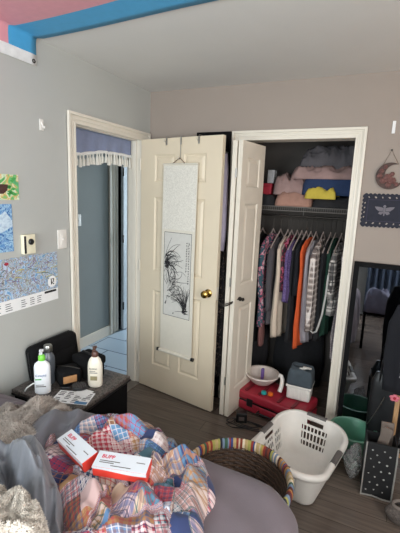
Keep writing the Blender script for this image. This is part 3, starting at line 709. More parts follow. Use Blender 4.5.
GL = [
 (.80, .50, F_black, 'black long garment at the left end of the closet bar', dict(seed=1)),
 (.88, .42, F_black, 'black dress second from the left on the closet bar', dict(seed=2, hy=.19, dx=.024)),
 (.97, .60, F_floral, 'teal floral print blouse with pink flowers hanging in the closet', dict(seed=3, sleeve=.42, hy=.20, dx=.024)),
 (1.03, .62, F_char, 'charcoal grey jumper between the floral blouse and cream cardigan', dict(seed=4, sleeve=.5, hy=.17)),
 (1.09, .52, F_cream, 'long cream cardigan hanging in the middle of the closet', dict(seed=5, hy=.185, dx=.022)),
 (1.12, .90, F_rose, 'short black top with red rose print next to the cream cardigan', dict(seed=6, hy=.17)),
 (1.165, .83, F_purple, 'purple paisley top hanging right of the cream cardigan', dict(seed=7, hy=.2, dx=.022)),
 (1.20, .50, F_black, 'plain black shirt tucked between the purple top and orange shirt', dict(seed=8, hy=.17)),
 (1.235, .90, F_navy, 'navy top whose shoulder shows above the orange shirt', dict(seed=9, hy=.2)),
 (1.27, .47, F_orange, 'bright orange shirt hanging in the closet', dict(seed=10, hy=.20, dx=.014, zt=1.325)),
 (1.31, .50, F_lgrey, 'light grey draped jersey right of the orange shirt', dict(seed=11, hy=.195, hemhy=.10, dx=.020)),
 (1.365, .62, F_plaid1, 'brown and white checked flannel shirt in the closet', dict(seed=12, sleeve=.6, hy=.20, dx=.024)),
 (1.42, .55, F_black, 'black shirt between the two flannel shirts', dict(seed=13, hy=.17)),
 (1.455, .60, F_green, 'dark bottle green shirt hanging behind the large-check flannel', dict(seed=17, hy=.15)),
 (1.50, .78, F_plaid2, 'black and white large-check flannel shirt near the right end of the bar', dict(seed=14, sleeve=.32, hy=.19, dx=.026)),
 (1.56, .42, F_plaid3, 'pale checked long shirt by the right closet casing', dict(seed=15, hy=.17)),
 (1.63, .5, F_black, 'black coat at the right end of the closet bar behind the casing', dict(seed=16, hy=.2)),
]
for i, (x, zh, m, lab, kw) in enumerate(GL):
    garment(x, zh, m, lab, **kw)
    nm = re.split(' hanging| between| next| right of| in the| tucked| whose| near| by| at | second| draped', lab)[0]
    if 'black' in nm and i in (0, 12, 16): nm += {0: ' at the left end', 12: ' between the flannels', 16: ' at the right end'}[i]
    make_hanger(x, 'pale slim hanger holding the '+nm, HM)
# trousers folded lower pieces below the blouse and cardigan
o = cloth_column([(.585, .945, .30, .018, .06), (.5, .945, .30, .022, .07), (.40, .945, .30, .018, .05)], ripple=.003, freq=3).build('hanging_sleeve_wrap', F_brown, smooth='full')
tag(o, 'dusty rose scarf end showing under the teal floral blouse', 'scarf')
# silver ribbon belt hanging on the green shirt
o = MB().tube([(1.455, .135, 1.10), (1.452, .13, .95), (1.44, .128, .80), (1.42, .125, .70), (1.41, .125, .66), (1.385, .128, .645), (1.365, .13, .66)], .007, 8, sq=.5).build('ribbon_belt', mat('grey ribbon', srgb(170, 168, 165), .4), smooth=True)
tag(o, 'narrow silvery belt hanging in front of the dark green shirt', 'belt')

# soft lumps
def smooth_outline(pts, n):
    P = [Vector(p) for p in pts]; m = len(P); out = []
    for i in range(n):
        u = i/n*m; k = int(u); t = u-k; p0, p1, p2, p3 = P[(k-1) % m], P[k % m], P[(k+1) % m], P[(k+2) % m]
        out.append(.5*((2*p1)+(-p0+p2)*t+(2*p0-5*p1+4*p2-p3)*t*t+(-p0+3*p1-3*p2+p3)*t**3))
    return out
def ridged(x, y, f, s):
    w = noise.noise(Vector((x*f*.6+s, y*f*.6, s*1.7)))*1.1
    return 1-abs(noise.noise(Vector((x*f+w, y*f-w, s))))*2.4
def ridge_sum(x, y, RG):
    """soft folds that run along bent lines: each is (start, bend, end, height, width)"""
    s = 0; p = Vector((x, y))
    for a, b, c, h, w in RG:
        if not (min(a[0], b[0], c[0])-3*w < x < max(a[0], b[0], c[0])+3*w and min(a[1], b[1], c[1])-3*w < y < max(a[1], b[1], c[1])+3*w): continue
        best = 9; bt_ = 0; pa = Vector(a)
        for i in range(1, 9):
            t = i/8; pb = Vector(a)*(1-t)**2+Vector(b)*2*t*(1-t)+Vector(c)*t*t; e = pb-pa
            k = max(0, min(1, (p-pa).dot(e)/max(1e-9, e.dot(e)))); d = (p-pa-e*k).length
            if d < best: best = d; bt_ = (i-1+k)/8
            pa = pb
        if best > w*3.2: continue
        s += h*math.exp(-(best/w)**2)*max(0, math.sin(PI*min(1, max(0, bt_*.9+.05))))**.6
    return s
def heap(outline, zb, H, fold=.02, freq=6, seed=0, rings=40, seg=140, edge=.35, centre=None, crumple=0.0, aniso=None, thick_edge=.012, tilt=None, fine=0.3, ridges=None, facet=None):
    O = smooth_outline(outline, seg); C = Vector(centre) if centre else sum(O, Vector((0, 0)))/seg
    mb = MB(); vs = []; uv = []
    for i in range(rings+1):
        r = (i+.02)/rings if i == 0 else i/rings
        for k in range(seg):
            p = C+(O[k]-C)*r; x, y = p.x, p.y
            e = min(1, (1-r)/edge); prof = math.sqrt(max(0, 1-(1-e)**2))
            ax, ay = (x, y)
            if aniso: c, s = math.cos(aniso[0]), math.sin(aniso[0]); ax, ay = (c*x+s*y), (-s*x+c*y)*aniso[1]
            g = ridged(ax, ay, freq, seed); g2 = ridged(ax+3, ay, freq*2.3, seed+9)
            z = zb+thick_edge+(H*prof)+(fold*g+fold*fine*g2+(ridge_sum(x, y, ridges) if ridges else 0))*(.25+.75*min(1, (1-r)/.12 if edge else 1))
            if tilt: z += tilt[0]*(x-C.x)+tilt[1]*(y-C.y)
            fa = 0; fo = (0, 0)
            if facet:
                wx = x+.02*noise.noise(Vector((x*7, y*7, 3))); wy = y+.02*noise.noise(Vector((x*7, y*7, 8)))
                dd, pp = noise.voronoi(Vector((wx*facet[0], wy*facet[0], seed*1.37))); cp = pp[0]; h1 = math.sin(cp.x*127.1+cp.y*311.7)*43758.5; h1 -= math.floor(h1); h2 = math.sin(cp.x*269.5+cp.y*183.3)*43758.5; h2 -= math.floor(h2)
                tx, ty2 = (h1-.5)*2, (h2-.5)*2; ed = min(1, (dd[1]-dd[0])*3.2); lx, ly = wx-cp.x/facet[0], wy-cp.y/facet[0]
                z += (facet[1]*(tx*lx+ty2*ly)+facet[2]*(h1-.3)*ed+facet[2]*.6*ed)*min(1, (1-r)/.08); fa = (h1-.5)*2.6; fo = (h2*5, h1*5)
            z = max(z, zb+.004)
            dx = crumple*noise.noise(Vector((x*9, y*9, seed+4))); dy = crumple*noise.noise(Vector((x*9, y*9, seed+14)))
            vs.append((x+dx, y+dy, z)); c_, s_ = math.cos(fa+.5), math.sin(fa+.5); uv.append((c_*x-s_*y+fo[0]+z*.4, s_*x+c_*y+fo[1]+z*.3))
    b0 = len(vs)
    for k in range(seg):
        v = vs[rings*seg+k]; vs.append((v[0], v[1], zb)); uv.append((v[0], v[1]+.02))
    fs = [(i*seg+k, i*seg+(k+1) % seg, (i+1)*seg+(k+1) % seg, (i+1)*seg+k) for i in range(rings) for k in range(seg)]
    fs += [(rings*seg+k, rings*seg+(k+1) % seg, b0+(k+1) % seg, b0+k) for k in range(seg)]
    fs += [tuple(range(seg)), tuple(b0+k for k in range(seg))]
    mb.add(vs, fs); mb.uv = uv; return mb
def rect(x0, x1, y0, y1): return [(x0, y0), ((x0+x1)/2, y0-.005), (x1, y0), (x1+.005, (y0+y1)/2), (x1, y1), ((x0+x1)/2, y1+.005), (x0, y1), (x0-.005, (y0+y1)/2)]
SH = 1.5795
def lump(name, x0, x1, y0, y1, z, H, m, label, cat, **kw):
    rj = random.Random(int(x0*1000)); o = heap([(a+rj.uniform(-.022, .012), b+rj.uniform(-.004, .02)) for a, b in rect(x0, x1, y0, y1)], z, H, seg=110, rings=34, **kw).build(name, m, smooth='full'); return tag(o, label, cat)
tanM = mat('dusty pink blanket', srgb(160, 122, 108), .95, var=.08, bump=.2)
pinkM = mat('pale pink quilted cover', srgb(150, 124, 120), .9, var=.12, scale=15)
lump('folded_blanket', 1.0, 1.27, .20, .62, SH, .075, tanM, 'dusty pink folded blanket at the front of the closet shelf', 'blanket', fold=.018, freq=7, edge=.3, seed=1, aniso=(0, 2.5), fine=.6)
lump('pillow_case', .97, 1.20, .24, .68, SH+.085, .11, pinkM, 'crumpled pale pink bedding on the left half of the closet shelf', 'bedding', fold=.03, freq=11, edge=.5, seed=2, fine=.8)
lump('grey_comforter', 1.16, 1.62, .30, .69, SH+.25, .13, mat('dark grey comforter cloth', srgb(88, 84, 88), .9, var=.08), 'dark grey comforter crumpled on top of the closet shelf pile', 'comforter', fold=.05, freq=9, edge=.5, seed=3, fine=.6)
lump('pink_comforter', 1.12, 1.62, .22, .68, SH+.205, .05, pinkM, 'pale pink comforter lying on the navy blanket on the closet shelf', 'comforter', fold=.025, freq=10, edge=.4, seed=4, fine=.8)
lump('navy_blanket', 1.20, 1.63, .20, .62, SH+.09, .10, mat('navy fleece', srgb(34, 52, 86), .95, var=.08), 'folded navy blue blanket under the pink comforter on the closet shelf', 'blanket', fold=.02, freq=5, edge=.2, seed=5, aniso=(0.3, 2), fine=.5)
lump('yellow_towel', 1.24, 1.45, .165, .30, SH+.062, .055, mat('yellow terry towel', srgb(186, 166, 66), .95, var=.08, bump=.3), 'folded yellow towel on the closet shelf in front of the navy blanket', 'towel', fold=.018, freq=8, edge=.3, seed=6)
lump('dark_clothes', 1.30, 1.62, .20, .6, SH, .055, F_black, 'dark folded clothes under the yellow towel on the closet shelf', 'clothes', fold=.012, freq=9, edge=.3, seed=7)
lump('dark_bundle', .84, .985, .17, .285, SH, .06, F_black, 'small dark cloth bundle at the left front of the closet shelf', 'clothes', fold=.012, freq=9, edge=.3, seed=8)
t = thing('storage_box', 'red box standing behind the dark bundle at the left end of the closet shelf', 'box', (.90, .37, SH+.005))
MB().rbox((.86, .30, SH), (.945, .44, SH+.155), .004).build('box_body', mat('crimson card', srgb(176, 34, 54), .6), t)
MB().rbox((.858, .298, SH+.14), (.947, .442, SH+.17), .004).build('box_lid', mat('crimson card lid', srgb(160, 28, 48), .6), t)
o = MB().rbox((.90, .32, SH+.171), (.955, .40, SH+.275), .006).build('small_carton', mat('pale grey card', srgb(170, 170, 172), .7)); tag(o, 'small pale grey carton standing on the red box on the closet shelf', 'box')

# closet floor
t = thing('tool_case', 'red and black plastic tool case on the closet floor', 'tool case', (1.175, -.01, 0), R(-13))
CW, CD2 = .56, .30
def loc(mb, name, m, par, **k): return mb.build(name, m, par, local=True, **k)
loc(MB().rbox((-CW/2, -CD2/2, .012), (CW/2, CD2/2, .085), .014), 'case_base', M['red'], t, smooth=True)
loc(MB().rbox((-CW/2, -CD2/2, .093), (CW/2, CD2/2, .165), .018), 'case_lid', M['red'], t, smooth=True)
loc(MB().box((-CW/2+.006, -CD2/2+.006, .083), (CW/2-.006, CD2/2-.006, .095)), 'seam_gasket', M['blackpl'], t)
for x in (-.14, .14): loc(MB().rbox((x-.025, -CD2/2-.008, .06), (x+.025, -CD2/2+.004, .12), .004), 'latch', M['blackpl'], t)
loc(MB().tube([(-.06, -CD2/2, .05), (-.06, -CD2/2-.03, .05), (.06, -CD2/2-.03, .05), (.06, -CD2/2, .05)], .008), 'carry_handle', M['blackpl'], t, smooth=True)
mb = MB()
for x in (-.19, -.08, .08, .19): mb.rbox((x-.012, -CD2/2+.02, .164), (x+.012, CD2/2-.02, .172), .003)
loc(mb, 'lid_ribs', mat('dark red plastic', srgb(110, 22, 36), .5), t)
for x in (-.24, .24):
    for y in (-.11, .11): loc(MB().lathe([(.012, 0), (.012, .014)], c=(x, y, 0), seg=12), 'foot', M['blackpl'], t)
# white basin on the case
bt = thing('wash_basin', 'small round white basin standing on the red tool case', 'basin', (1.035, .08, .173))
prof = [(.06, 0), (.07, .004), (.112, .045), (.124, .072), (.132, .077), (.133, .071), (.139, .077), (.135, .086), (.120, .084), (.105, .048), (.066, .012), (.002, .01)]
MB().lathe(prof, c=(1.035, .08, .173), seg=40).build('basin_bowl', mat('warm white enamel', srgb(214, 200, 192), .35), bt, smooth=True)
o = MB().rbox((1.02, .085, .19), (1.045, .115, .285), .008, M4=None).build('lotion_tube', mat('purple plastic', srgb(110, 84, 150), .4), smooth=True); tag(o, 'purple tube standing inside the white basin', 'tube')
o = MB().tube([(1.205, -.03, .188), (1.213, -.01, .23), (1.213, .01, .27), (1.20, .02, .292), (1.18, .02, .297)], .016, 14).build('white_hose', M['whitepl'], smooth=True); tag(o, 'short bent white plastic pipe leaning beside the basin', 'pipe')
for (x, y, r_, c, nm, lb) in ((1.10, -.09, .02, srgb(40, 160, 160), 'teal_cap', 'small teal bottle cap on the tool case'), (1.15, -.085, .02, srgb(225, 110, 40), 'orange_cap', 'small orange cap on the tool case beside the teal cap')):
    o = MB().lathe([(r_, 0), (r_*1.05, .004), (r_, .018), (r_*.7, .022), (.002, .022)], c=(x, y, .173), seg=18).build(nm, mat(nm+' plastic', c, .4), smooth=True); tag(o, lb, 'cap')
# storage tote
t = thing('storage_tote', 'small white ribbed tub standing on the right end of the red tool case', 'storage tub', (1.345, .02, .1725))
mb = MB(); x0, x1, y0, y1 = 1.262, 1.432, -.065, .09; tz = .1725
mb.rbox((x0, y0, tz), (x1, y1, tz+.11), .012)
for k in range(5): mb.rbox((x0+.010+k*.032, y0-.005, tz+.012), (x0+.030+k*.032, y0+.004, tz+.088), .003)
mb.rbox((x0-.008, y0-.008, tz+.096), (x1+.008, y1+.008, tz+.112), .006); mb.build('tub_body', M['whitepl'], t, smooth=True)
o = heap(rect(1.262, 1.432, -.06, .09), tz+.113, .10, fold=.012, freq=7, seg=72, rings=20, edge=.25, seed=12).build('grey_cloth_pile', mat('slate grey cloth', srgb(66, 76, 84), .9, var=.1), smooth='full'); tag(o, 'slate grey cloth pile on top of the white storage tub', 'cloth')
o = MB().tube([(1.37, .0, .402), (1.34, -.02, .405), (1.395, -.03, .425), (1.41, .0, .412), (1.36, .02, .405)], .008, 8, sq=1.6).build('white_bracket', M['whitepl'], smooth=True); tag(o, 'small white plastic hook piece lying on the slate cloth pile', 'hook')
o = cloth_column([(.98, 1.64, .56, .07, .02), (.9, 1.64, .56, .10, .06), (.4, 1.64, .56, .105, .08), (0, 1.64, .56, .10, .07)], nseg=40, ripple=.008, freq=5, ph=6).build('garment_bag', F_black, smooth='full'); tag(o, 'tall black garment bag standing in the right rear of the closet', 'bag')
o = cloth_column([(.60, 1.22, .60, .12, .02), (.5, 1.22, .60, .2, .07), (.2, 1.22, .60, .22, .09), (0, 1.22, .60, .20, .08)], nseg=40, ripple=.008, freq=6, ph=2).build('duffel_bag', F_black, smooth='full'); tag(o, 'black soft duffel bag against the closet back wall behind the tool case', 'bag')
o = cloth_column([(.52, .80, .58, .10, .02), (.45, .80, .58, .14, .06), (.2, .80, .58, .15, .08), (0, .80, .58, .13, .07)], nseg=40, ripple=.008, freq=5, ph=9).build('laundry_sack', mat('charcoal sack cloth', srgb(40, 38, 42), .9), smooth='full'); tag(o, 'charcoal laundry sack in the left rear corner of the closet', 'sack')
# charger and cables on the floor
t = thing('power_adapter', 'black power adapter with cables on the floor before the tool case', 'adapter', (.985, -.25, 0), R(20))
loc(MB().rbox((-.04, -.028, 0), (.04, .028, .075), .006), 'adapter_body', M['blackpl'], t, smooth=True)
loc(MB().box((-.02, -.0285, .02), (.02, -.028, .05)), 'rating_label', M['grey'], t)
mb = MB(); rr = random.Random(3)
for q in range(3):
    mb.tube([(.985+(.05+.035*q+.01*math.sin(5*a+q))*math.cos(a)*1.3+.06, -.27-.012*q+(.028+.010*q)*math.sin(a), .005+.004*q) for a in [2*PI*k/30 for k in range(29)]], .0032, 6)
mb.tube([(.97, -.23, .03), (.93, -.30, .006), (.9, -.34, .005), (.95, -.36, .005), (1.05, -.33, .006), (1.14, -.25, .005)], .0032, 6)
o = mb.build('cable_coil', M['blackpl'], smooth=True); tag(o, 'tangled thin black cable on the floor between folding door and tool case', 'cable')

# ------------------------------------------------------------------ white laundry basket
LBC = (1.468, -.662); LBR = R(78)
lb = thing('laundry_basket', 'empty white plastic laundry basket with vented sides on the dark floor', 'laundry basket', (LBC[0], LBC[1], 0), LBR)
def rrect(hx, hy, rad, n):
    segs = []; 
    P = []
    L = [(2*(hx-rad)), PI/2*rad, 2*(hy-rad), PI/2*rad]*2; tot = sum(L)
    for i in range(n):
        s = tot*i/n; k = 0
        while s > L[k]: s -= L[k]; k += 1
        side = k//2
        if k % 2 == 0:
            P.append([(-(hx-rad)+s, -hy), (hx, -(hy-rad)+s), ((hx-rad)-s, hy), (-hx, (hy-rad)-s)][side])
        else:
            a = -PI/2+side*PI/2+s/rad
            cx, cy = [(hx-rad, -(hy-rad)), (hx-rad, hy-rad), (-(hx-rad), hy-rad), (-(hx-rad), -(hy-rad))][side]
            P.append((cx+rad*math.cos(a), cy+rad*math.sin(a)))
    return P
NB = 200
botp = [(a+.012, b) for a, b in rrect(.180, .148, .06, NB)]; topp = rrect(.268, .200, .115, NB)
def lbz(p): return .244+.026*min(1, (abs(p[0])/.268)**3)
NV = 20
mb = MB(); vs = []
for j in range(NV+1):
    v = j/NV
    for k in range(NB):
        q = v**.85; x = botp[k][0]*(1-q)+topp[k][0]*q; y = botp[k][1]*(1-q)+topp[k][1]*q; vs.append((x, y, .008+(lbz(topp[k])-.008)*v))
fs = []
for j in range(NV):
    for k in range(NB):
        x, y = (topp[k][0]+topp[(k+1) % NB][0])/2, (topp[k][1]+topp[(k+1) % NB][1])/2
        hole = False
        end = abs(x) > .264; side = abs(y) > .196
        if end and abs(y) < .088 and 6 <= j < 15 and (k % 3 in (0, 1)) and j not in (8, 12): hole = True
        if side and abs(x) < .155 and 5 <= j < 15 and (k % 3 in (0, 1)) and j not in (8, 12) and not (.045 < abs(x) < .065): hole = True
        if end and abs(y) < .055 and 16 <= j < 18: hole = True
        if side and abs(x) < .055 and 16 <= j < 18: hole = True
        if not hole: fs.append((j*NB+k, j*NB+(k+1) % NB, (j+1)*NB+(k+1) % NB, (j+1)*NB+k))
fs.append(tuple(range(NB)))
mb.add(vs, fs); mb.build('basket_shell', M['whitepl'], lb, smooth='full', solid=.0045, local=True)
# rolled rim: lip profile swept around
prof = [(-.004, -.004), (.0, .006), (.010, .009), (.024, .004), (.029, -.008), (.027, -.026), (.022, -.026), (.022, -.008), (.010, -.001), (.002, -.012), (-.004, -.014)]
mb = MB(); vs = []; m = len(prof)
for k in range(NB):
    a, b = Vector(topp[k-1]), Vector(topp[(k+1) % NB]); d = (b-a).normalized(); nn = Vector((d.y, -d.x)); z = lbz(topp[k])
    for (o_, h) in prof: vs.append((topp[k][0]+nn.x*o_, topp[k][1]+nn.y*o_, z+h))
fs = [(k*m+i, k*m+(i+1) % m, ((k+1) % NB)*m+(i+1) % m, ((k+1) % NB)*m+i) for k in range(NB) for i in range(m)]
mb.add(vs, fs).build('rolled_rim', M['whitepl'], lb, smooth='full', local=True)
def grip(axis, s):
    mb = MB(); pts = []
    for i in range(13):
        u = -.062+.124*i/12
        if axis == 'x': pts.append((s*.283, u, lbz((.268, 0))+.0))
        else: pts.append((u, s*.214, lbz((u, .200))+.0))
    mb.tube(pts, .014, 12, sq=1.25); mb.build('handle_grip', M['grey'], lb, smooth=True, local=True)
for a, s in (('x', 1), ('x', -1), ('y', 1), ('y', -1)): grip(a, s)

# ------------------------------------------------------------------ wicker basket with wrapped rim
WC = (1.275, -1.215); WR = .245; WZ = .36
wb = thing('wicker_basket', 'round dark wicker basket with a rim wrapped in coloured cloth strips beside the bed', 'wicker basket', (WC[0], WC[1], 0))
mb = MB(); n = 144; rowsn = 30; vs = []
for j in range(rowsn+1):
    v = j/rowsn; r = .155+(WR-.155)*v**.8
    for k in range(n):
        a = 2*PI*k/n; w = .0035*math.sin(k*PI/3+(j % 2)*PI); vs.append((WC[0]+(r+w)*math.cos(a), WC[1]+(r+w)*math.sin(a), .01+(WZ-.015)*v+.003*math.sin(j*PI)))
mb.add(vs, [(j*n+k, j*n+(k+1) % n, (j+1)*n+(k+1) % n, (j+1)*n+k) for j in range(rowsn) for k in range(n)]+[tuple(range(n))])
mb.build('woven_bowl', M['wicker'], wb, smooth=False, solid=.006)
mb = MB()
for j in range(2, rowsn, 2):
    v = j/rowsn; r = .155+(WR-.155)*v**.8-.004
    mb.tube([(WC[0]+(r+.003*math.sin(k*PI/2))*math.cos(2*PI*k/96), WC[1]+(r+.003*math.sin(k*PI/2))*math.sin(2*PI*k/96), .01+(WZ-.015)*v) for k in range(96)], .0038, 5, closed=True)
mb.build('weave_strands', mat('worn wicker strand', srgb(80, 60, 46), .55, var=.3, scale=50), wb, smooth=True)
cols = [srgb(150, 58, 48), srgb(190, 166, 116), srgb(60, 96, 76), srgb(50, 70, 130), srgb(205, 185, 160), srgb(130, 60, 40), srgb(170, 166, 92), srgb(120, 140, 165), srgb(90, 50, 50), srgb(190, 140, 80), srgb(230, 215, 190), srgb(36, 42, 58)]
wm = [mat('wrap cloth %s' % n_, c, .85, var=.1, scale=80) for n_, c in zip(['brick', 'straw', 'forest', 'royal', 'sand', 'rust', 'lime', 'sky', 'maroon', 'ochre', 'ivory', 'ink'], cols)]
mb = MB(); ns = 360; sg = 12; rr = random.Random(11); vs = []; colr = []
w = 0; cur = 0; left = 0
prev = -1
for k in range(ns):
    if left == 0:
        left = rr.choice((2, 3, 3, 4)); c = rr.randrange(12)
        while c == prev: c = rr.randrange(12)
        prev = c; tot = left
    ph = (tot-left+.5)/tot; left -= 1; colr.append(prev)
    a = 2*PI*k/ns; bul = .003*math.sin(PI*ph)
    for i in range(sg):
        b = 2*PI*i/sg; rad = WR+(.013+bul)*math.cos(b); z = WZ-.012+(.030+bul)*math.sin(b); vs.append((WC[0]+rad*math.cos(a), WC[1]+rad*math.sin(a), z))
o0 = len(mb.v); mb.v += [Vector(v) for v in vs]
for k in range(ns):
    for i in range(sg):
        mb.f.append((k*sg+i, k*sg+(i+1) % sg, ((k+1) % ns)*sg+(i+1) % sg, ((k+1) % ns)*sg+i)); mb.mi.append(colr[k])
mb.build('wrapped_rim', wm, wb, smooth='full')

# ------------------------------------------------------------------ nightstand and the things on it
NZ = .55; NX1 = .487; NY0, NY1 = -1.40, -.955
t = thing('nightstand', 'black nightstand with a speckled brown top by the left wall', 'nightstand', (.25, -1.18, 0))
mb = MB().rbox((.02, NY0+.01, .06), (NX1-.012, NY1-.012, NZ-.028), .004); mb.build('cabinet_body', M['blackwood'], t)
MB().rbox((.012, NY0, NZ-.026), (NX1, NY1, NZ), .005).build('top_slab', M['granite'], t, smooth=True)
MB().rbox((.010, NY0-.002, NZ-.034), (NX1+.003, NY1+.003, NZ-.022), .003).build('top_edging', M['blackpl'], t)
for z0, z1 in ((.09, .29), (.31, .51)):
    d = MB().rbox((NX1-.012, NY0+.03, z0), (NX1-.004, NY1-.03, z1), .003).build('drawer_front', M['blackwood'], t)
    kb = MB().lathe([(.006, 0), (.006, .01), (.012, .016), (.010, .022), (.002, .024)], seg=16, M4=Matrix.Translation(Vector((NX1-.004, -1.18, (z0+z1)/2))-t.location) @ Matrix.Rotation(R(90), 4, 'Y')).build('drawer_knob', M['steel'], d, smooth=True, local=True)
for x in (.035, NX1-.03):
    for y in (NY0+.025, NY1-.03): MB().rbox((x-.015, y-.015, 0), (x+.015, y+.015, .062), .003).build('foot', M['blackwood'], t)
TZ = NZ+.0005
# pump bottles
def bottle(x, y, z, prof, bm_, body_name, rot, label, cat, sx, sy, pump_c, collar_c, hh, name):
    t = thing(name, label, cat, (x, y, z), rot)
    MB().lathe(prof, seg=32, sx=sx, sy=sy).build('bottle_body', bm_, t, smooth=True, local=True)
    MB().lathe([(.017, hh), (.018, hh+.004), (.018, hh+.022), (.013, hh+.03), (.006, hh+.032)], seg=24).build('pump_collar', collar_c, t, smooth=True, local=True)
    mb = MB(); mb.lathe([(.005, hh+.03), (.005, hh+.05)], seg=12)
    mb.rbox((-.011, -.011, hh+.048), (.011, .011, hh+.060), .004); mb.tube([(0, 0, hh+.055), (0, -.025, hh+.057), (0, -.042, hh+.050)], .0045, 10)
    mb.build('pump_head', pump_c, t, smooth=True, local=True); return t
cet = [(.036, 0), (.041, .004), (.042, .012), (.042, .15), (.038, .168), (.022, .182), (.016, .186), (.015, .192)]
limegreen = mat('lime green plastic', srgb(120, 205, 70), .35, var=.03); white_gl = mat('glossy white bottle', srgb(232, 234, 238), .3, var=.01)
t = bottle(.19, -1.345, TZ, cet, white_gl, '', R(35), 'white pump bottle with a lime green collar, the left one on the nightstand', 'lotion bottle', 1.0, .62, white_gl, limegreen, .188, 'lotion_bottle')
lab_green = mat('green label ink', srgb(70, 160, 80), .5); lab_blue = mat('blue label ink', srgb(40, 80, 140), .5)
T = lambda y, z, x=-.022: Matrix.Translation((x, y, z)) @ Matrix.Rotation(R(90), 4, 'X')
text_mesh('Cetaphil', .0165, lab_blue, T(-.0265, .105, -.030), 'label_text', t)
mb = MB().rbox((-.032, -.0268, .085), (.0, -.0262, .092), .0002); mb.build('label_stripe', lab_green, t, local=True)
MB().box((-.030, -.0266, .045), (.022, -.0262, .05)).box((-.030, -.0266, .055), (.012, -.0262, .058)).build('label_lines', M['grey'], t, local=True)
av = [(.034, 0), (.039, .004), (.041, .02), (.0415, .11), (.039, .14), (.031, .162), (.020, .175), (.015, .179), (.014, .184)]
browncap = mat('brown plastic pump', srgb(92, 62, 52), .35); cream_gl = mat('cream bottle plastic', srgb(232, 224, 208), .35, var=.01)
t = bottle(.385, -1.15, TZ, av, cream_gl, '', R(25), 'cream pump bottle with a brown pump, the right one on the nightstand', 'lotion bottle', 1.0, .68, browncap, browncap, .178, 'lotion_bottle')
text_mesh('Aveeno', .0150, M['ink'], T(-.0286, .11, -.028), 'label_text', t)
MB().box((-.02, -.0288, .045), (.018, -.0280, .07)).build('label_patch', mat('olive label', srgb(150, 140, 105), .6), t, local=True)
MB().box((-.024, -.0288, .088), (.02, -.0280, .092)).box((-.024, -.0288, .098), (.008, -.0280, .101)).build('label_lines', M['grey'], t, local=True)
# steel tumbler behind
t = thing('water_bottle', 'dark insulated water bottle with a silver cap behind the green-collared pump bottle', 'bottle', (.13, -1.245, TZ))
MB().lathe([(.034, 0), (.036, .004), (.036, .14), (.033, .16), (.022, .178), (.021, .185)], c=(.13, -1.245, TZ), seg=28).build('bottle_body', mat('smoky translucent plastic', srgb(90, 96, 104), .25, var=.05), t, smooth=True)
MB().lathe([(.022, .185), (.024, .188), (.024, .22), (.021, .226), (.002, .227)], c=(.13, -1.245, TZ), seg=24).build('bottle_cap', M['steel'], t, smooth=True)
# large black case leaning on the wall
t = thing('camera_case', 'large black padded case leaning against the wall at the back of the nightstand', 'case', (.06, -1.13, TZ))
Mx = Matrix.Translation((.075, -1.135, TZ)) @ Matrix.Rotation(R(-8), 4, 'Y')
MB().rbox((-.045, -.175, .0), (.045, .175, .215), .035, M4=Mx, seg=5).build('case_shell', M['black'], t, smooth=True)
pts = [(0.0, -.176, .03), (0, -.177, .18), (0, -.14, .2165), (0, .14, .2165), (0, .177, .18), (0, .176, .03)]
MB().tube([Mx @ Vector(p) for p in pts], .004, 6).build('case_zip', M['blackpl'], t, smooth=True)
MB().rbox((.044, -.12, .03), (.058, .12, .14), .008, M4=Mx).build('front_pocket', M['black'], t, smooth=True)
# pouches
t = thing('black_pouch', 'black zipped pouch with a small tan tag in the middle of the nightstand', 'pouch', (.235, -1.20, TZ), R(-30))
loc(MB().rbox((-.06, -.065, 0), (.055, .065, .10), .03, seg=5), 'pouch_body', M['black'], t, smooth=True)
loc(MB().rbox((.05, -.045, .03), (.062, .03, .07), .004), 'leather_tag', mat('tan leather', srgb(176, 128, 84), .6), t, smooth=True)
loc(MB().tube([(-.05, -.05, .097), (0, 0, .103), (.05, .05, .097)], .003, 6), 'zip', M['darkmetal'], t)
t = thing('camera_bag', 'boxy black bag behind the cream pump bottle on the nightstand', 'bag', (.275, -1.075, TZ), R(-12))
loc(MB().rbox((-.075, -.062, 0), (.08, .06, .125), .022, seg=4), 'bag_body', M['black'], t, smooth=True)
loc(MB().rbox((-.079, -.066, .085), (.084, .064, .137), .014, seg=3), 'bag_flap', M['black'], t, smooth=True)
loc(MB().tube([(-.06, 0, .135), (-.04, -.01, .15), (.04, -.01, .15), (.065, 0, .135)], .007, 8), 'bag_handle', M['blackpl'], t, smooth=True)
loc(MB().rbox((.082, -.02, .05), (.13, .0, .06), .003), 'strap_end', M['blackpl'], t)
t = thing('hair_brush', 'dark oval mesh-backed brush lying in front of the cream bottle', 'brush', (.335, -1.225, TZ), R(-60))
loc(MB().lathe([(.02, 0), (.036, .004), (.038, .014), (.03, .022), (.002, .024)], seg=28, sx=.9, sy=1.25), 'brush_head', M['blackpl'], t, smooth=True)
mb = MB()
for i in range(-3, 4):
    for j in range(-4, 5):
        if i*i/12+j*j/20 < 1: mb.lathe([(.0015, .02), (.0013, .032)], c=(i*.0085, j*.0085, 0), seg=5)
loc(mb, 'bristles', M['grey'], t); loc(MB().rbox((-.008, -.10, .003), (.008, -.04, .016), .005), 'brush_handle', M['blackpl'], t, smooth=True)
t = thing('printed_leaflet', 'folded printed leaflet at the front edge of the nightstand', 'leaflet', (.37, -1.31, TZ), R(18))
loc(MB().rbox((-.10, -.06, .0), (.10, .06, .003), .001), 'leaflet_sheet', M['white'], t)
mb = MB()
for r in range(7):
    for c in range(4):
        if random.random() < .8: mb.box((-.09+c*.048, -.05+r*.015, .003), (-.09+c*.048+random.uniform(.02, .042), -.044+r*.015, .0036))
loc(mb, 'leaflet_print', M['ink'], t)
loc(MB().box((.03, -.058, .003), (.095, -.035, .0037)), 'blue_panel', mat('blue print ink', srgb(80, 130, 175), .6), t)
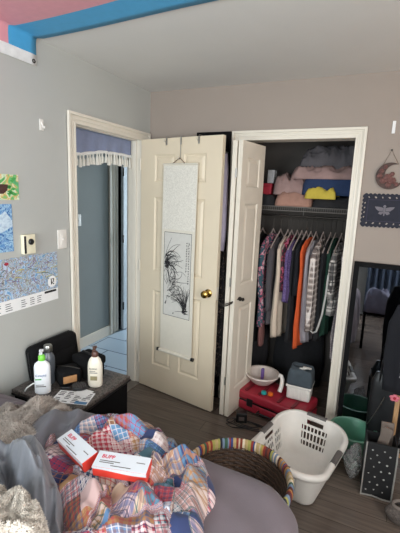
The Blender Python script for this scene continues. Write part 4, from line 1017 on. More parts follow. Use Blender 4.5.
o = MB().rbox((.345, -1.285, TZ+.0045), (.43, -1.215, TZ+.006), .0005).build('receipt', M['white']); tag(o, 'small blank white slip lying on the printed leaflet', 'paper')
o = MB().tube([(.10, -1.385, NZ+.004), (.12, -1.39, NZ+.03), (.15, -1.375, NZ+.055), (.17, -1.33, NZ+.05), (.165, -1.29, NZ+.02), (.17, -1.27, NZ+.005)], .004, 8).build('charging_cable', M['cord'], smooth=True)
tag(o, 'white charging cable looping over the left corner of the nightstand', 'cable')

# ------------------------------------------------------------------ bed and bedding
BX0, BX1, BY0, BY1 = .02, 1.60, -2.95, -1.53; BT = .568
bt = thing('bed', 'low bed with mattress and dark base running out from the left wall', 'bed', (.8, -2.2, 0))
MB().rbox((BX0, BY0, .05), (BX1-.02, BY1-.02, .30), .02).build('bed_base', mat('dark brown bed base', srgb(58, 48, 44), .7), bt, smooth=True)
MB().rbox((BX0, BY0, .302), (BX1-.01, BY1-.01, BT-.03), .05, seg=4).build('mattress', mat('white ticking', srgb(200, 198, 194), .85), bt, smooth=True)
for x in (.1, 1.48):
    for y in (-2.85, -1.62): MB().lathe([(.03, 0), (.025, .052)], c=(x, y, 0), seg=16).build('bed_foot', M['blackpl'], bt)
# duvet: draped sheet, loose over the edges
def duvet():
    nx, ny = 120, 110; mb = MB(); vs = []
    ox0, ox1, oy0, oy1 = BX0, BX1+.03, BY0-.03, BY1+.06
    def f(u, v):
        # u along x from the wall, v along y towards the doorway; past the mattress edge the sheet turns down
        Lx = ox1-ox0; Ly = oy1-oy0; rad = .10
        drop = .40
        su = u*(Lx+drop); sv = -drop+v*(Ly+2*drop)
        def prof(s, L, c):   # flat then round then down; returns (pos, down)
            e = s-(L-rad)
            if e <= 0: return s, 0
            if e < rad*PI/2: return L-rad+rad*math.sin(e/rad), rad*(1-math.cos(e/rad))
            return L+.05*(e-rad*PI/2), rad+(e-rad*PI/2)
        x, dx = prof(su, Lx, 0)
        if sv < Ly/2: y, dy = prof(Ly-sv, Ly, 0); y = Ly-y
        else: y, dy = prof(sv, Ly, 0)
        # round the plan corner at the foot
        return x, y, dx, dy
    Lx = ox1-ox0; Ly = oy1-oy0
    cr = .22
    for i in range(nx+1):
        for j in range(ny+1):
            x, y, dx, dy = f(i/nx, j/ny)
            # corner rounding
            cx, cy = Lx-cr, Ly-cr
            if x > cx and y > cy:
                a, b = x-cx, y-cy; m_ = max(a, b); r = math.hypot(a, b)
                k = m_/r if r > 0 else 1; x, y = cx+a*k, cy+b*k
            if x > cx and y < cr:
                a, b = x-cx, cr-y; m_ = max(a, b); r = math.hypot(a, b); k = m_/r if r > 0 else 1; x, y = cx+a*k, cr-b*k
            d = max(dx, dy); X, Y = ox0+x, oy0+y
            z = BT+.03-d+.03*min(1, max(0, (X-.6)/.6))
            puff = .012*noise.noise(Vector((X*3, Y*3, 1)))+.006*ridged(X, Y, 4, 5)
            fold = .012*math.sin((X*1.0-Y)*38+3*noise.noise(Vector((X*4, Y*4, 7))))*min(1, d/.25)
            if dy > dx: Y += fold*(1 if y > Ly/2 else -1)
            else: X += fold*(1 if d > .02 else 0)
            z += puff*(1 if d < .1 else .3)
            vs.append((X, Y, max(.205, z)))
    n1 = ny+1
    mb.add(vs, [(i*n1+j, (i+1)*n1+j, (i+1)*n1+j+1, i*n1+j+1) for i in range(nx) for j in range(ny)])
    return mb
o = duvet().build('duvet', M['duvet'], smooth='full', solid=.012); tag(o, 'plain mauve grey duvet covering the bed down to its rounded corner', 'duvet')
DZ = BT+.036
# pillow and covers at the left
o = heap([(.03, -1.66), (.12, -1.60), (.24, -1.56), (.40, -1.56), (.50, -1.66), (.40, -1.80), (.2, -1.95), (.03, -1.9)], DZ, .02, fold=.012, freq=5, seed=21, edge=.5).build('grey_pillow', M['duvet'], smooth='full')
tag(o, 'flat mauve grey pillow nearest the left wall behind the fur throw', 'pillow')
o = heap([(.46, -1.86), (.47, -1.68), (.50, -1.60), (.60, -1.53), (.72, -1.50), (.78, -1.54), (.74, -1.62), (.73, -1.78), (.6, -1.92)], DZ+.004, .05, fold=.012, freq=4, seed=22, edge=.5, fine=.3, ridges=[((.54, -1.60), (.62, -1.66), (.64, -1.84), .03, .03), ((.60, -1.54), (.70, -1.58), (.72, -1.74), .025, .02)]).build('crumpled_sheet', M['satin2'], smooth='full')
tag(o, 'charcoal grey sheet crumpled between the fur throw and the patchwork quilt', 'sheet')
def fur_tufts(mb, src, n, L, seed, w=.0035):
    rr = random.Random(seed); V = [v.copy() for v in src.v]; F = [f for f in src.f if len(f) == 4]
    for q in range(n):
        f = rr.choice(F); a, b, c, d = [V[i] for i in f]; u, v = rr.random(), rr.random()
        p = (a*(1-u)+b*u)*(1-v)+(d*(1-u)+c*u)*v; nn = (b-a).cross(d-a)
        if nn.length < 1e-9: continue
        nn.normalize()
        if nn.z < 0: nn = -nn
        dr = Vector((noise.noise(p*9+Vector((seed, 0, 0))), noise.noise(p*9+Vector((0, seed, 5))), 0))*1.3
        t = (nn*.7+dr+Vector((rr.uniform(-.4, .4), rr.uniform(-.4, .4), rr.uniform(-.1, .3)))).normalized(); s = t.cross(Vector((rr.uniform(-1, 1), rr.uniform(-1, 1), rr.uniform(-1, 1)))).normalized()*w
        l = L*rr.uniform(.6, 1.2); e = p+t*l+Vector((0, 0, -l*.25))
        p = p-nn*.002
        mb.add([p-s, p+s, p+t*l*.55+s*.7, e, p+t*l*.55-s*.7], [(0, 1, 2, 3, 4)])
h = heap([(.20, -1.95), (.24, -1.76), (.30, -1.66), (.36, -1.60), (.38, -1.53), (.46, -1.49), (.54, -1.50), (.56, -1.57), (.53, -1.62), (.56, -1.72), (.66, -1.80), (.66, -1.86), (.54, -1.93), (.40, -2.02)], DZ+.006, .045, fold=.03, freq=6, seed=31, edge=.6, centre=(.43, -1.74))
src = h; extra = MB(); fur_tufts(extra, src, 22000, .017, 3, .0018); h.add(extra.v, extra.f); h.uv = None
o = h.build('fur_throw', M['fur'], smooth='full'); tag(o, 'mottled grey brown faux fur throw bunched near the nightstand', 'throw')
# patchwork quilt
rq = random.Random(17); QR = []
for k in range(16):
    x, y = rq.uniform(.72, 1.30), rq.uniform(-2.1, -1.55); a = rq.uniform(0, PI); L = rq.uniform(.10, .26); w_ = rq.uniform(-.05, .05)
    QR.append(((x, y), (x+math.cos(a)*L/2+w_, y+math.sin(a)*L/2-w_), (x+math.cos(a)*L, y+math.sin(a)*L), rq.choice((.022, .03, -.022, .018)), rq.uniform(.009, .018)))
q = heap([(.66, -1.70), (.69, -1.60), (.74, -1.535), (.83, -1.475), (.94, -1.465), (1.06, -1.51), (1.15, -1.53), (1.23, -1.57), (1.31, -1.63), (1.355, -1.70), (1.35, -1.78), (1.375, -1.86), (1.32, -1.97), (1.18, -2.10), (1.0, -2.2), (.88, -2.1), (.76, -1.92), (.67, -1.80)],
         DZ+.004, .060, fold=.012, freq=5.5, seed=44, rings=120, seg=380, edge=.22, crumple=.006, fine=.3, facet=(7.0, .34, .028),
    ridges=QR+[((.72, -1.62), (.90, -1.52), (1.10, -1.60), .022, .018), ((.95, -1.60), (1.12, -1.66), (1.16, -1.80), .028, .02), ((1.12, -1.58), (1.26, -1.66), (1.30, -1.80), .025, .018), ((.74, -1.88), (.86, -1.92), (.92, -2.05), .03, .022),
            ((.92, -1.90), (1.05, -1.90), (1.18, -2.0), .03, .02), ((1.12, -1.84), (1.22, -1.88), (1.25, -2.0), .025, .016), ((1.02, -1.98), (1.1, -1.96), (1.12, -2.1), .025, .018), ((.78, -1.64), (.92, -1.66), (1.02, -1.60), -.03, .02), ((1.06, -1.72), (1.2, -1.76), (1.3, -1.72), -.025, .018)])
o = q.build('patchwork_quilt', M['quilt'], smooth='full'); tag(o, 'crumpled patchwork quilt of plaid squares heaped on the bed', 'quilt')
# large satin sheet
o = heap([(.30, -2.05), (.50, -1.90), (.60, -1.83), (.74, -1.825), (.86, -1.90), (.955, -1.97), (1.03, -2.05), (1.12, -2.13), (1.02, -2.24), (.80, -2.34), (.5, -2.3)], DZ+.008, .045, fold=.022, freq=5.0, seed=52, rings=80, seg=260, edge=.3, crumple=.006, fine=.4,
    ridges=[((.52, -1.93), (.72, -1.85), (1.02, -2.06), .085, .035), ((.60, -1.86), (.88, -1.86), (1.07, -2.10), .06, .022), ((.46, -2.0), (.70, -1.98), (.80, -2.06), .075, .04),
            ((.70, -1.93), (.84, -1.96), (.96, -2.10), .05, .02), ((.40, -2.12), (.62, -2.10), (.80, -2.20), .08, .04), ((.62, -1.90), (.70, -2.0), (.90, -2.06), -.07, .022), ((.56, -1.96), (.74, -1.90), (.92, -2.02), .03, .012), ((.66, -1.87), (.82, -1.90), (1.0, -2.09), .028, .011), ((.50, -2.06), (.66, -2.03), (.78, -2.14), .03, .013), ((.74, -1.97), (.84, -2.02), (.90, -2.12), .025, .010), ((.78, -1.88), (.90, -1.93), (1.0, -2.03), -.025, .010), ((.80, -1.90), (.93, -1.97), (.99, -2.06), -.03, .014)]).build('satin_sheet', M['satin'], smooth='full')
tag(o, 'large blue grey sheet heaped with deep folds at the near left of the bed', 'sheet')
h = heap([(.80, -2.16), (.83, -2.09), (.90, -2.065), (.98, -2.08), (1.05, -2.12), (1.09, -2.19), (1.0, -2.28), (.86, -2.28)], DZ+.11, .065, fold=.026, freq=12, seed=63, edge=.7, fine=.6)
extra = MB(); fur_tufts(extra, h, 14000, .007, 8, .0016); h.add(extra.v, extra.f); h.uv = None
o = h.build('sherpa_blanket', M['fluff'], smooth='full'); tag(o, 'off-white fluffy sherpa blanket bundled on the blue grey sheet', 'blanket')
# cartons on the quilt
CR = mat('orange red carton', srgb(214, 62, 50), .5, var=.03); CWm = mat('white carton', srgb(206, 210, 216), .45, var=.01); CT = mat('crimson lettering', srgb(196, 30, 66), .5)
def carton(A, B, wdt, hgt, z, label, tiltx=0):
    hgt = .042; z += .004
    A = Vector(A); B = Vector(B); d = B-A; L = d.length; ang = math.atan2(d.y, d.x)
    t = thing('carton', label, 'box', (A.x, A.y, z), ang); t.rotation_euler.x = tiltx
    loc(MB().rbox((0, -wdt, 0), (L, 0, hgt), .002), 'carton_body', CR, t)
    loc(MB().box((.001, -wdt+.001, hgt), (L-.001, -.001, hgt+.001)), 'white_top', CWm, t)
    n = 24; mb = MB(); P = [(.0, hgt-.001)]
    prof = [(L*i/n, hgt*.72+hgt*.08*math.sin(i/n*5+1)) for i in range(n+1)]
    mb.prism([(0, hgt)]+prof+[(L, hgt)], 'y', -wdt-.0008, -wdt+.0002); loc(mb, 'white_side', CWm, t)
    text_mesh('BUPP', .020, CT, Matrix.Translation((.018, -.028, hgt+.001)), 'carton_text', t, bold=True)
    mb = MB()
    for (x, y, l) in ((.018, -.040, .07), (.018, -.047, .05), (L-.045, -.03, .03), (.06, -.056, .07)): mb.box((x, y, hgt+.001), (x+l, y+.003, hgt+.0015))
    loc(mb, 'small_print', M['grey'], t)
    return t
carton((.955, -1.797), (1.135, -1.748), .066, .032, DZ+.112, 'white and orange-red carton lying on the quilt, the right-hand one', R(10))
carton((.785, -1.742), (.955, -1.800), .062, .032, DZ+.108, 'white and orange-red carton lying on the quilt, the left-hand one', R(14))

# ------------------------------------------------------------------ back wall, right of the closet
t = thing('moon_ornament', 'brown crescent moon ornament with roses hanging on the back wall', 'wall ornament', (1.775, -.012, 1.72))
mc = (1.775, 1.800); Rm = .082
out = [(mc[0]+Rm*math.cos(a), mc[1]+Rm*math.sin(a)) for a in [R(60+300*i/40) for i in range(41)]]
ic = (mc[0]+.030, mc[1]+.012); ri = .060
a0 = math.atan2(out[0][1]-ic[1], out[0][0]-ic[0]); a1 = math.atan2(out[-1][1]-ic[1], out[-1][0]-ic[0])
if a1 < a0: a1 += 2*PI
inn = [(ic[0]+ri*math.cos(a), ic[1]+ri*math.sin(a)) for a in [a1+(a0-a1)*i/40 for i in range(41)]]
mb = MB(); V0 = [(p[0], -.016, p[1]) for p in out]+[(p[0], -.016, p[1]) for p in inn[::-1]]; V1 = [(x, -.006, z) for x, y, z in V0]
k = 41; fs = [(i, i+1, k+i+1, k+i) for i in range(40)]; fs2 = [tuple(j+82 for j in f) for f in fs]
side = [(i, i+1, 82+i+1, 82+i) for i in range(40)]+[(k+i, k+i+1, 82+k+i+1, 82+k+i) for i in range(40)]+[(0, k, 82+k, 82), (40, 81, 163, 122)]
mb.add(V0+V1, fs+fs2+side).build('crescent', mat('brown carved resin', srgb(74, 54, 48), .6, var=.3, scale=60, bump=.4), t)
rr = random.Random(4); rose = mat('dusty rose resin', srgb(112, 74, 70), .6, var=.35, scale=80); 
for (dx, dz, s) in ((-.010, -.012, .026), (.018, -.028, .020), (-.038, -.030, .018), (-.058, 0, .016), (-.005, -.055, .016), (-.05, .03, .014), (.012, .012, .014), (.04, -.05, .013), (-.03, .055, .012)):
    mb = MB(); cx_, cz_ = mc[0]+dx, mc[1]+dz
    for ring, (rad, cnt) in enumerate(((s*.65, 6), (s*.35, 4), (0, 1))):
        for q_ in range(cnt):
            a = 2*PI*q_/cnt+ring*.5; mb.sphere((cx_+rad*math.cos(a), -.019-.004*ring, cz_+rad*math.sin(a)), s*.42, sc=(1, .5, 1), u=9, v=6)
    mb.build('rose', rose, t, smooth=True)
MB().lathe([(.006, 0), (.006, .002), (.002, .002), (.002, .012)], seg=10, M4=Matrix.Translation((1.768, -.014, 1.957)) @ Matrix.Rotation(R(-90), 4, 'X')).build('nail', M['darkmetal'], t)
MB().tube([(1.728, -.012, 1.865), (1.768, -.011, 1.957), (1.815, -.012, 1.872)], .0018, 6).build('hanging_string', mat('jute string', srgb(110, 92, 80), .9), t)
# tapestry with scalloped edge and moth
tp = thing('moth_tapestry', 'black scalloped-edge cloth banner with a pale skull moth on the back wall', 'tapestry', (1.9, -.006, 1.475))
x0, x1, z0, z1 = 1.640, 2.14, 1.482, 1.684; pts = []
def scal(ax, ay, bx_, by_, n, out_):
    for i in range(n):
        for q_ in range(6):
            t_ = (i+q_/6)/n; bulge = abs(math.sin(PI*q_/6))*.008; pts.append((ax+(bx_-ax)*t_+out_[0]*bulge, ay+(by_-ay)*t_+out_[1]*bulge))
scal(x0, z0, x1, z0+.006, 20, (0, -1)); scal(x1, z0+.006, x1, z1, 8, (1, 0)); scal(x1, z1, x0, z1, 20, (0, 1)); scal(x0, z1, x0, z0, 8, (-1, 0))
M['tap'] = mat('black lace banner', srgb(40, 42, 54), .9, var=.12, scale=30)
MB().prism(pts, 'y', -.006, -.0002).build('banner_cloth', M['tap'], tp)
pale = mat('pale grey print', srgb(112, 108, 116), .8, var=.1); holeM = mat('pale eyelet thread', srgb(160, 148, 140), .8)
mb = MB()
for i in range(12):
    for zz, sg in ((z0+.020, 1), (z1-.018, -1)):
        cx_ = x0+.03+i*.04; w_ = .008 if i % 2 else .005
        mb.prism([(cx_-w_, zz-.004*sg), (cx_, zz+.006*sg), (cx_+w_, zz+.003*sg), (cx_+.001, zz-.006*sg)], 'y', -.0072, -.0058)
for i in range(4): 
    for q_ in range(1): mb.prism([(x0+.008, z0+.05+i*.03), (x0+.014, z0+.056+i*.03), (x0+.012, z0+.064+i*.03), (x0+.005, z0+.058+i*.03)], 'y', -.0072, -.0058)
mb.build('eyelets', holeM, tp)
mb = MB(); cx_, cz_ = 1.768, 1.585
for s in (-1, 1):
    mb.prism([(cx_+s*.006, cz_+.016), (cx_+s*.028, cz_+.022), (cx_+s*.058, cz_+.024), (cx_+s*.050, cz_+.010), (cx_+s*.034, cz_-.004), (cx_+s*.008, cz_-.004)], 'y', -.0074, -.0058)
    mb.prism([(cx_+s*.006, cz_-.006), (cx_+s*.028, cz_-.008), (cx_+s*.034, cz_-.020), (cx_+s*.018, cz_-.028), (cx_+s*.006, cz_-.018)], 'y', -.0074, -.0058)
mb.prism([(cx_-.005, cz_+.022), (cx_+.005, cz_+.022), (cx_+.006, cz_), (cx_+.003, cz_-.034), (cx_-.003, cz_-.034), (cx_-.006, cz_)], 'y', -.0078, -.0058)
mb.lathe([(.001, 0), (.009, 0), (.009, .002), (.001, .002)], seg=16, M4=Matrix.Translation((cx_, -.0060, cz_+.026)) @ Matrix.Rotation(R(90), 4, 'X'))
mb.build('moth_print', pale, tp)
mb = MB()
for r_ in (x1-.01, x0+.028): mb.box((r_-.001, -.0068, z0+.03), (r_+.001, -.0058, z1-.03))
mb.box((x0+.028, -.0068, z0+.032), (x1-.01, -.0058, z0+.034)); mb.box((x0+.028, -.0068, z1-.034), (x1-.01, -.0058, z1-.032)); mb.build('border_lines', mat('plum print', srgb(66, 60, 84), .8), tp)

# mirror
mt = thing('standing_mirror', 'large black framed mirror standing on the floor against the back wall', 'mirror', (1.98, -.03, 0))
mx0, mx1, mz0, mz1 = 1.628, 2.33, .0, 1.245; ty = lambda z: -.055+.03*z/1.24
def slab(mb, xa, xb, za, zb, f, b): mb.add([(xa, ty(za)-f, za), (xb, ty(za)-f, za), (xb, ty(za)+b, za), (xa, ty(za)+b, za), (xa, ty(zb)-f, zb), (xb, ty(zb)-f, zb), (xb, ty(zb)+b, zb), (xa, ty(zb)+b, zb)], [(0,3,2,1),(4,5,6,7),(0,1,5,4),(1,2,6,5),(2,3,7,6),(3,0,4,7)]); return mb
mb = MB(); fw = .033
for (xa, xb, za, zb) in ((mx0, mx0+fw, mz0, mz1), (mx1-fw, mx1, mz0, mz1), (mx0+fw, mx1-fw, mz0, mz0+fw), (mx0+fw, mx1-fw, mz1-fw, mz1)): slab(mb, xa, xb, za, zb, .010, .008)
mb.build('mirror_frame', M['blackwood'], mt, bevel=.002)
slab(MB(), mx0+fw-.002, mx1-fw+.002, mz0+fw-.002, mz1-fw+.002, .003, .003).build('mirror_pane', M['mirror'], mt)
# green tub
t = thing('plastic_tub', 'green round plastic tub on the floor in front of the mirror', 'tub', (1.745, -.245, 0))
MB().lathe([(.098, 0), (.102, .003), (.135, .16), (.146, .163), (.147, .172), (.133, .173), (.128, .165), (.096, .012), (.002, .010)], c=(1.745, -.245, 0), seg=44, sx=1.0, sy=.95).build('tub_bowl', M['green'], t, smooth=True)
MB().tube([(1.745+.147*math.cos(a), -.245+.140*math.sin(a), .1715) for a in [2*PI*k/48 for k in range(48)]], .0035, 6, closed=True).build('tub_rim', mat('light green rim', srgb(120, 165, 140), .35), t, smooth=True)
# star print box bag
t = thing('star_bag', 'black open box bag with white stars and pale piping on the floor at the right', 'bag', (1.895, -.525, 0), R(4))
bw, bd, bh = .078, .075, .335; th = .006
mb = MB(); mb.box((-bw, -bd, 0), (bw, bd, th)); mb.box((-bw, -bd, th), (bw, -bd+th, bh)); mb.box((-bw, bd-th, th), (bw, bd, bh-.02)); mb.box((-bw, -bd+th, th), (-bw+th, bd-th, bh-.01)); mb.box((bw-th, -bd+th, th), (bw, bd-th, bh-.01))
loc(mb, 'bag_body', mat('black coated cloth', srgb(30, 31, 33), .5, var=.2), t)
pip = mat('silver piping', srgb(150, 148, 144), .4)
for s in (-1, 1): loc(MB().tube([(s*bw, -bd-.001, .002), (s*(bw+.001), -bd-.002, bh*.5), (s*bw, -bd-.001, bh)], .0042, 8), 'piping', pip, t, smooth=True)
loc(MB().tube([(-bw, -bd-.002, .006), (-.02, -bd-.004, .012), (.03, -bd-.004, .004), (bw, -bd-.002, .004)], .0042, 8), 'piping', pip, t, smooth=True)
mb = MB(); rr = random.Random(9)
for (x, z) in ((-.045, .29), (-.02, .265), (.015, .295), (.045, .27), (-.05, .235), (-.005, .225), (.035, .215), (-.03, .19), (.01, .17), (.052, .175), (-.052, .145), (-.018, .13), (.028, .125), (-.04, .09), (.0, .085), (.05, .09), (-.015, .05), (.03, .045), (-.055, .04)):
    s = rr.uniform(.0045, .0075); P = []
    for q_ in range(10): a = 2*PI*q_/10+.3; r_ = s if q_ % 2 == 0 else s*.5; P.append((x+r_*math.cos(a), z+r_*math.sin(a)))
    mb.prism(P, 'y', -bd-.0012, -bd+.0005)
loc(mb, 'star_print', mat('silver star print', srgb(190, 188, 184), .4), t)
t2 = thing('cardboard_flap', 'grey brown cardboard piece sticking up out of the star bag, the right one', 'cardboard', (1.925, -.50, .1), R(8)); t2.rotation_euler.x = R(-8)
card = mat('grey brown card', srgb(112, 100, 92), .8)
loc(MB().rbox((-.032, -.004, 0), (.036, .002, .30), .001), 'card_sheet', card, t2)
t2 = thing('cardboard_flap', 'grey brown cardboard piece leaning left out of the star bag', 'cardboard', (1.872, -.51, .12), R(-14)); t2.rotation_euler.y = R(10)
loc(MB().rbox((-.024, -.004, 0), (.030, .002, .28), .001), 'card_sheet', card, t2)
# crumpled clear plastic bag
h = MB(); rr = random.Random(2)
h.sphere((0, 0, .11), .085, sc=(.55, .8, 1.25), u=30, v=20)
for i, v in enumerate(h.v): n_ = noise.noise(v*22)*.035+abs(noise.noise(v*55))*.03; h.v[i] = Vector((v.x*(1+n_*11), v.y*(1+n_*11), max(0.002, v.z*.85+n_*1.2)))
pl = newmat('clear crinkled plastic'); pm = pl[0]; b = pl[2]; b.inputs['Base Color'].default_value = (.75, .75, .75, 1); b.inputs['Roughness'].default_value = .18; b.inputs['Transmission Weight'].default_value = .75; b.inputs['IOR'].default_value = 1.15
o = h.build('plastic_bag', pm, loc=(1.765, -.475, 0)); tag(o, 'crumpled clear plastic bag squeezed between laundry basket and star bag', 'plastic bag')
# black tote behind
t = thing('black_tote', 'tall black tote bag with long straps standing before the mirror', 'bag', (1.915, -.15, 0), R(-3))
loc(cloth_column([(.56, 0, 0, .075, .018), (.5, 0, 0, .10, .035), (.2, 0, 0, .105, .055), (.0, 0, 0, .095, .05)], nseg=40, ripple=.006, freq=4, ph=1), 'tote_body', mat('black nylon', srgb(24, 25, 28), .45, var=.2), t, smooth='full')
for y in (-.022, .02): loc(MB().tube([(-.05, y, .50), (-.045, y-.004, .62), (-.01, y-.006, .76), (.03, y-.004, .70), (.05, y, .50)], .006, 8, sq=1.6), 'tote_strap', M['blackpl'], t, smooth=True)
loc(MB().tube([(-.09, -.045, .20), (-.04, -.058, .33), (-.01, -.05, .42)], .003, 6), 'reflective_trim', M['steel'], t, smooth=True)
# valet stand with navy jumper
t = thing('valet_stand', 'pale wooden clothes stand at the right edge under the navy sweatshirt', 'clothes stand', (2.02, -.33, 0))
MB().rbox((1.952, -.345, .02), (1.978, -.32, 1.06), .004).build('post', M['wood'], t, smooth=True)
MB().rbox((2.262, -.345, .02), (2.288, -.32, 1.06), .004).build('post', M['wood'], t, smooth=True)
MB().rbox((1.93, -.342, 1.03), (2.31, -.323, 1.055), .004).build('top_rail', M['wood'], t, smooth=True)
for x in (1.965, 2.275): MB().rbox((x-.015, -.46, 0), (x+.015, -.20, .022), .004).build('foot', M['wood'], t, smooth=True)
MB().rbox((1.978, -.34, .12), (2.262, -.325, .14), .003).build('lower_rail', M['wood'], t, smooth=True)
SWX = -.07
ns = thing('navy_sweatshirt', 'dark navy sweatshirt with a white chest logo hanging at the right edge', 'sweatshirt', (2.1, -.33, .50))
cloth_column([(1.085, 2.08, -.333, .10, .012), (1.06, 2.06, -.333, .165, .026), (.95, 2.05, -.333, .19, .034), (.75, 2.06, -.333, .205, .036), (.53, 2.07, -.333, .19, .032)], nseg=60, ripple=.007, freq=9, ph=3).build('sweatshirt_body', F_navy, ns, smooth='full')
mb = MB()
for (dx, dz, w_, h_) in ((0, 0, .06, .010), (0, -.018, .02, .010), (.035, -.018, .025, .010), (.005, .018, .05, .008)): mb.box((1.955+dx, -.376, .66+dz), (1.955+dx+w_, -.366, .66+dz+h_))
mb.build('chest_logo', M['white'], ns)
fl = thing('pink_flower', 'pink and red cloth flower dangling below the navy sweatshirt', 'flower', (1.945, -.365, .495))
for k in range(5):
    a = 2*PI*k/5+.3; MB().sphere((1.945+.016*math.cos(a), -.36, .505+.013*math.sin(a)), .013, sc=(1, .35, .8)).build('petal', mat('pink felt', srgb(205, 110, 125), .9) if k == 0 else bpy.data.materials['pink felt'], fl, smooth=True)
MB().sphere((1.945, -.366, .505), .008).build('flower_centre', mat('red felt', srgb(170, 40, 60), .9), fl, smooth=True)
# knitted slipper at the bottom right
t = thing('knitted_slipper', 'grey crocheted slipper with a red lining at the bottom right corner of the floor', 'slipper', (2.09, -.70, 0), R(12))
knit = mat('grey crochet wool', srgb(96, 88, 84), .95, var=.35, scale=120, bump=.8, bscale=160)
mb = MB(); vs = []; NU, NVV = 36, 14
for j in range(NVV+1):
    v = j/NVV
    for k in range(NU):
        a = 2*PI*k/NU; ex = .125*math.cos(a); ey = .048*(1-.18*math.cos(a))*math.sin(a); f = 1+.12*math.sin(v*PI)-.45*max(0, v-.5)
        z = .01+v*(.055+.03*(1 if math.cos(a) < -.1 else 0)); w = .003*math.sin(k*PI+j*PI)
        vs.append((ex*f+(-.02*v), ey*f*(1+w*8), z))
mb.add(vs, [(j*NU+k, j*NU+(k+1) % NU, (j+1)*NU+(k+1) % NU, (j+1)*NU+k) for j in range(NVV) for k in range(NU)]+[tuple(range(NU))]); loc(mb, 'slipper_upper', knit, t, smooth=False, solid=.006)
rim = [Vector(v) for v in vs[-NU:]]
loc(MB().tube(rim, .008, 8, closed=True), 'slipper_cuff', mat('pale wool cuff', srgb(130, 120, 114), .95, var=.2, scale=100, bump=.5), t, smooth=True)
loc(MB().lathe([(.001, .014), (.1, .014), (.1, .02), (.001, .02)], seg=28, sy=.38), 'slipper_lining', mat('red lining', srgb(150, 40, 40), .9), t)

# ------------------------------------------------------------------ behind the camera: curtain and bench added for the mirror reflection
M['curtain'] = mat('slate blue curtain', srgb(66, 78, 96), .9, var=.1)
def curtain(xa, xb, label):
    n = 90; mb = MB(); vs = []
    for i in range(n+1):
        t_ = i/n; x = xa+(xb-xa)*t_
        for j in range(11): z = .04+2.16*j/10; vs.append((x, YF+.09+.03*math.sin(t_*40)*(1-.3*j/10), z))
    mb.add(vs, [(i*11+j, (i+1)*11+j, (i+1)*11+j+1, i*11+j+1) for i in range(n) for j in range(10)])
    tag(mb.build('curtain', M['curtain'], smooth='full', solid=.003), label, 'curtain')
curtain(1.68, 2.3, 'slate blue curtain right of the window behind the camera, added for the mirror')

t = thing('bench', 'small black bench added at the foot of the bed, seen only in the mirror', 'bench', (1.86, -2.28, 0))
MB().rbox((1.70, -2.42, .42), (2.02, -2.14, .45), .006).build('seat', M['blackwood'], t)
for x in (1.72, 2.0):
    for y in (-2.40, -2.16): MB().rbox((x-.015, y-.015, 0), (x+.015, y+.015, .42), .003).build('leg', M['blackwood'], t)
o = heap(rect(1.71, 1.98, -2.41, -2.15), .451, .20, fold=.05, freq=7, seed=71, seg=90, rings=26, edge=.5, fine=.5).build('laundry_pile', mat('lavender blue denim', srgb(140, 142, 165), .9, var=.15, scale=12), smooth='full'); tag(o, 'lavender blue clothes heaped on the small black bench seen in the mirror', 'clothes')

t = thing('added_floor_lamp', 'unseen tall floor lamp with a warm fabric shade, added by the right wall for warm light', 'lamp', (2.95, -.62, 0))  # out-of-view lamp added as a source for the warm light
MB().lathe([(.14, 0), (.14, .018), (.02, .03), (.012, .035)], c=(2.95, -.62, 0), seg=32).build('lamp_base', M['darkmetal'], t, smooth=True)
MB().tube([(2.95, -.62, .03), (2.95, -.62, 1.42)], .011, 12).build('lamp_pole', M['darkmetal'], t, smooth=True)
mb = MB(); n = 40; vs = []
for (r, z) in ((.19, 1.32), (.13, 1.60)): vs += [(2.95+r*math.cos(2*PI*k/n), -.62+r*math.sin(2*PI*k/n), z) for k in range(n)]
mb.add(vs, [(k, (k+1) % n, n+(k+1) % n, n+k) for k in range(n)]).build('lamp_shade', mat('warm linen shade', srgb(226, 190, 150), .9, trans=.55), t, smooth=True, solid=.002)
MB().sphere((2.95, -.62, 1.46), .03).build('light_bulb', mat('bulb glass', (.95, .9, .8, 1), .2, trans=.9), t, smooth=True)
l = bpy.data.lights.new('added_lamp_light', 'POINT'); l.energy = 6; l.color = (1, .66, .46); l.shadow_soft_size = .09
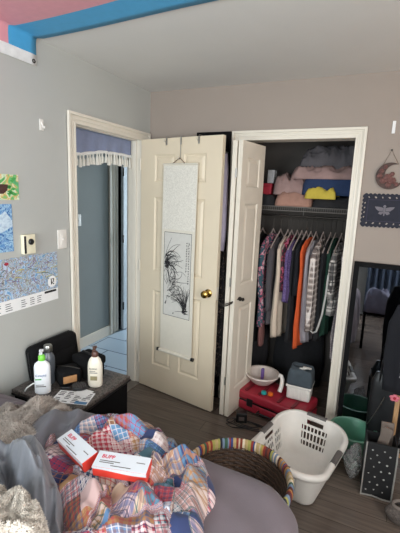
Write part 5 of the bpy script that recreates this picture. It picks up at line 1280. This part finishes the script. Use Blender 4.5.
o = bpy.data.objects.new('added_lamp_light', l); COL.objects.link(o); o.location = (2.95, -.62, 1.66)

# ------------------------------------------------------------------ camera
CAMP = dict(c=(1.7382, -2.742, 1.6427), r=(0.90598009, 0.42161954, 0.03790838), u=(-0.11208375, 0.1525611, 0.98191769), f=(-0.40821234, 0.89384679, -0.18547402))
cd = bpy.data.cameras.new('camera'); cam = bpy.data.objects.new('camera', cd); COL.objects.link(cam)
r_, u_, f_ = Vector(CAMP['r']), Vector(CAMP['u']), Vector(CAMP['f'])
mw = Matrix(((r_.x, u_.x, -f_.x, CAMP['c'][0]), (r_.y, u_.y, -f_.y, CAMP['c'][1]), (r_.z, u_.z, -f_.z, CAMP['c'][2]), (0, 0, 0, 1)))
cam.matrix_world = mw
cd.sensor_fit = 'VERTICAL'; cd.sensor_height = 24; cd.lens = 382.25/533*24; cd.clip_start = .02
SC.camera = cam

# ------------------------------------------------------------------ light
def area(name, loc_, rot, sx_, sy_, power, color, spread=180):
    l = bpy.data.lights.new(name, 'AREA'); l.shape = 'RECTANGLE'; l.size = sx_; l.size_y = sy_; l.energy = power; l.color = color; l.spread = R(spread)
    o = bpy.data.objects.new(name, l); COL.objects.link(o); o.location = loc_; o.rotation_euler = rot; return o
area('window_light', (.95, YF+.03, 1.48), (R(90), 0, R(0)), 1.3, 1.15, 42, (.88, .97, 1.0))
area('window_light_side', (XR-.03, -3.1, 1.48), (R(90), 0, R(90)), 1.3, 1.15, 47, (1, .97, .94))
area('hall_window_light', (-.52, 3.36, 1.3), (R(90), 0, R(180)), .6, 1.5, 85, (.74, .88, 1.0))
w = bpy.data.worlds.new('sky'); SC.world = w; w.use_nodes = True
bg = w.node_tree.nodes['Background']; bg.inputs[0].default_value = (.75, .86, 1, 1); bg.inputs[1].default_value = 1.0
SC.view_settings.view_transform = 'Standard'; SC.view_settings.look = 'None'; SC.view_settings.gamma = 1; SC.view_settings.use_curve_mapping = False
SC.view_settings.exposure = .6
SC.cycles.max_bounces = 8
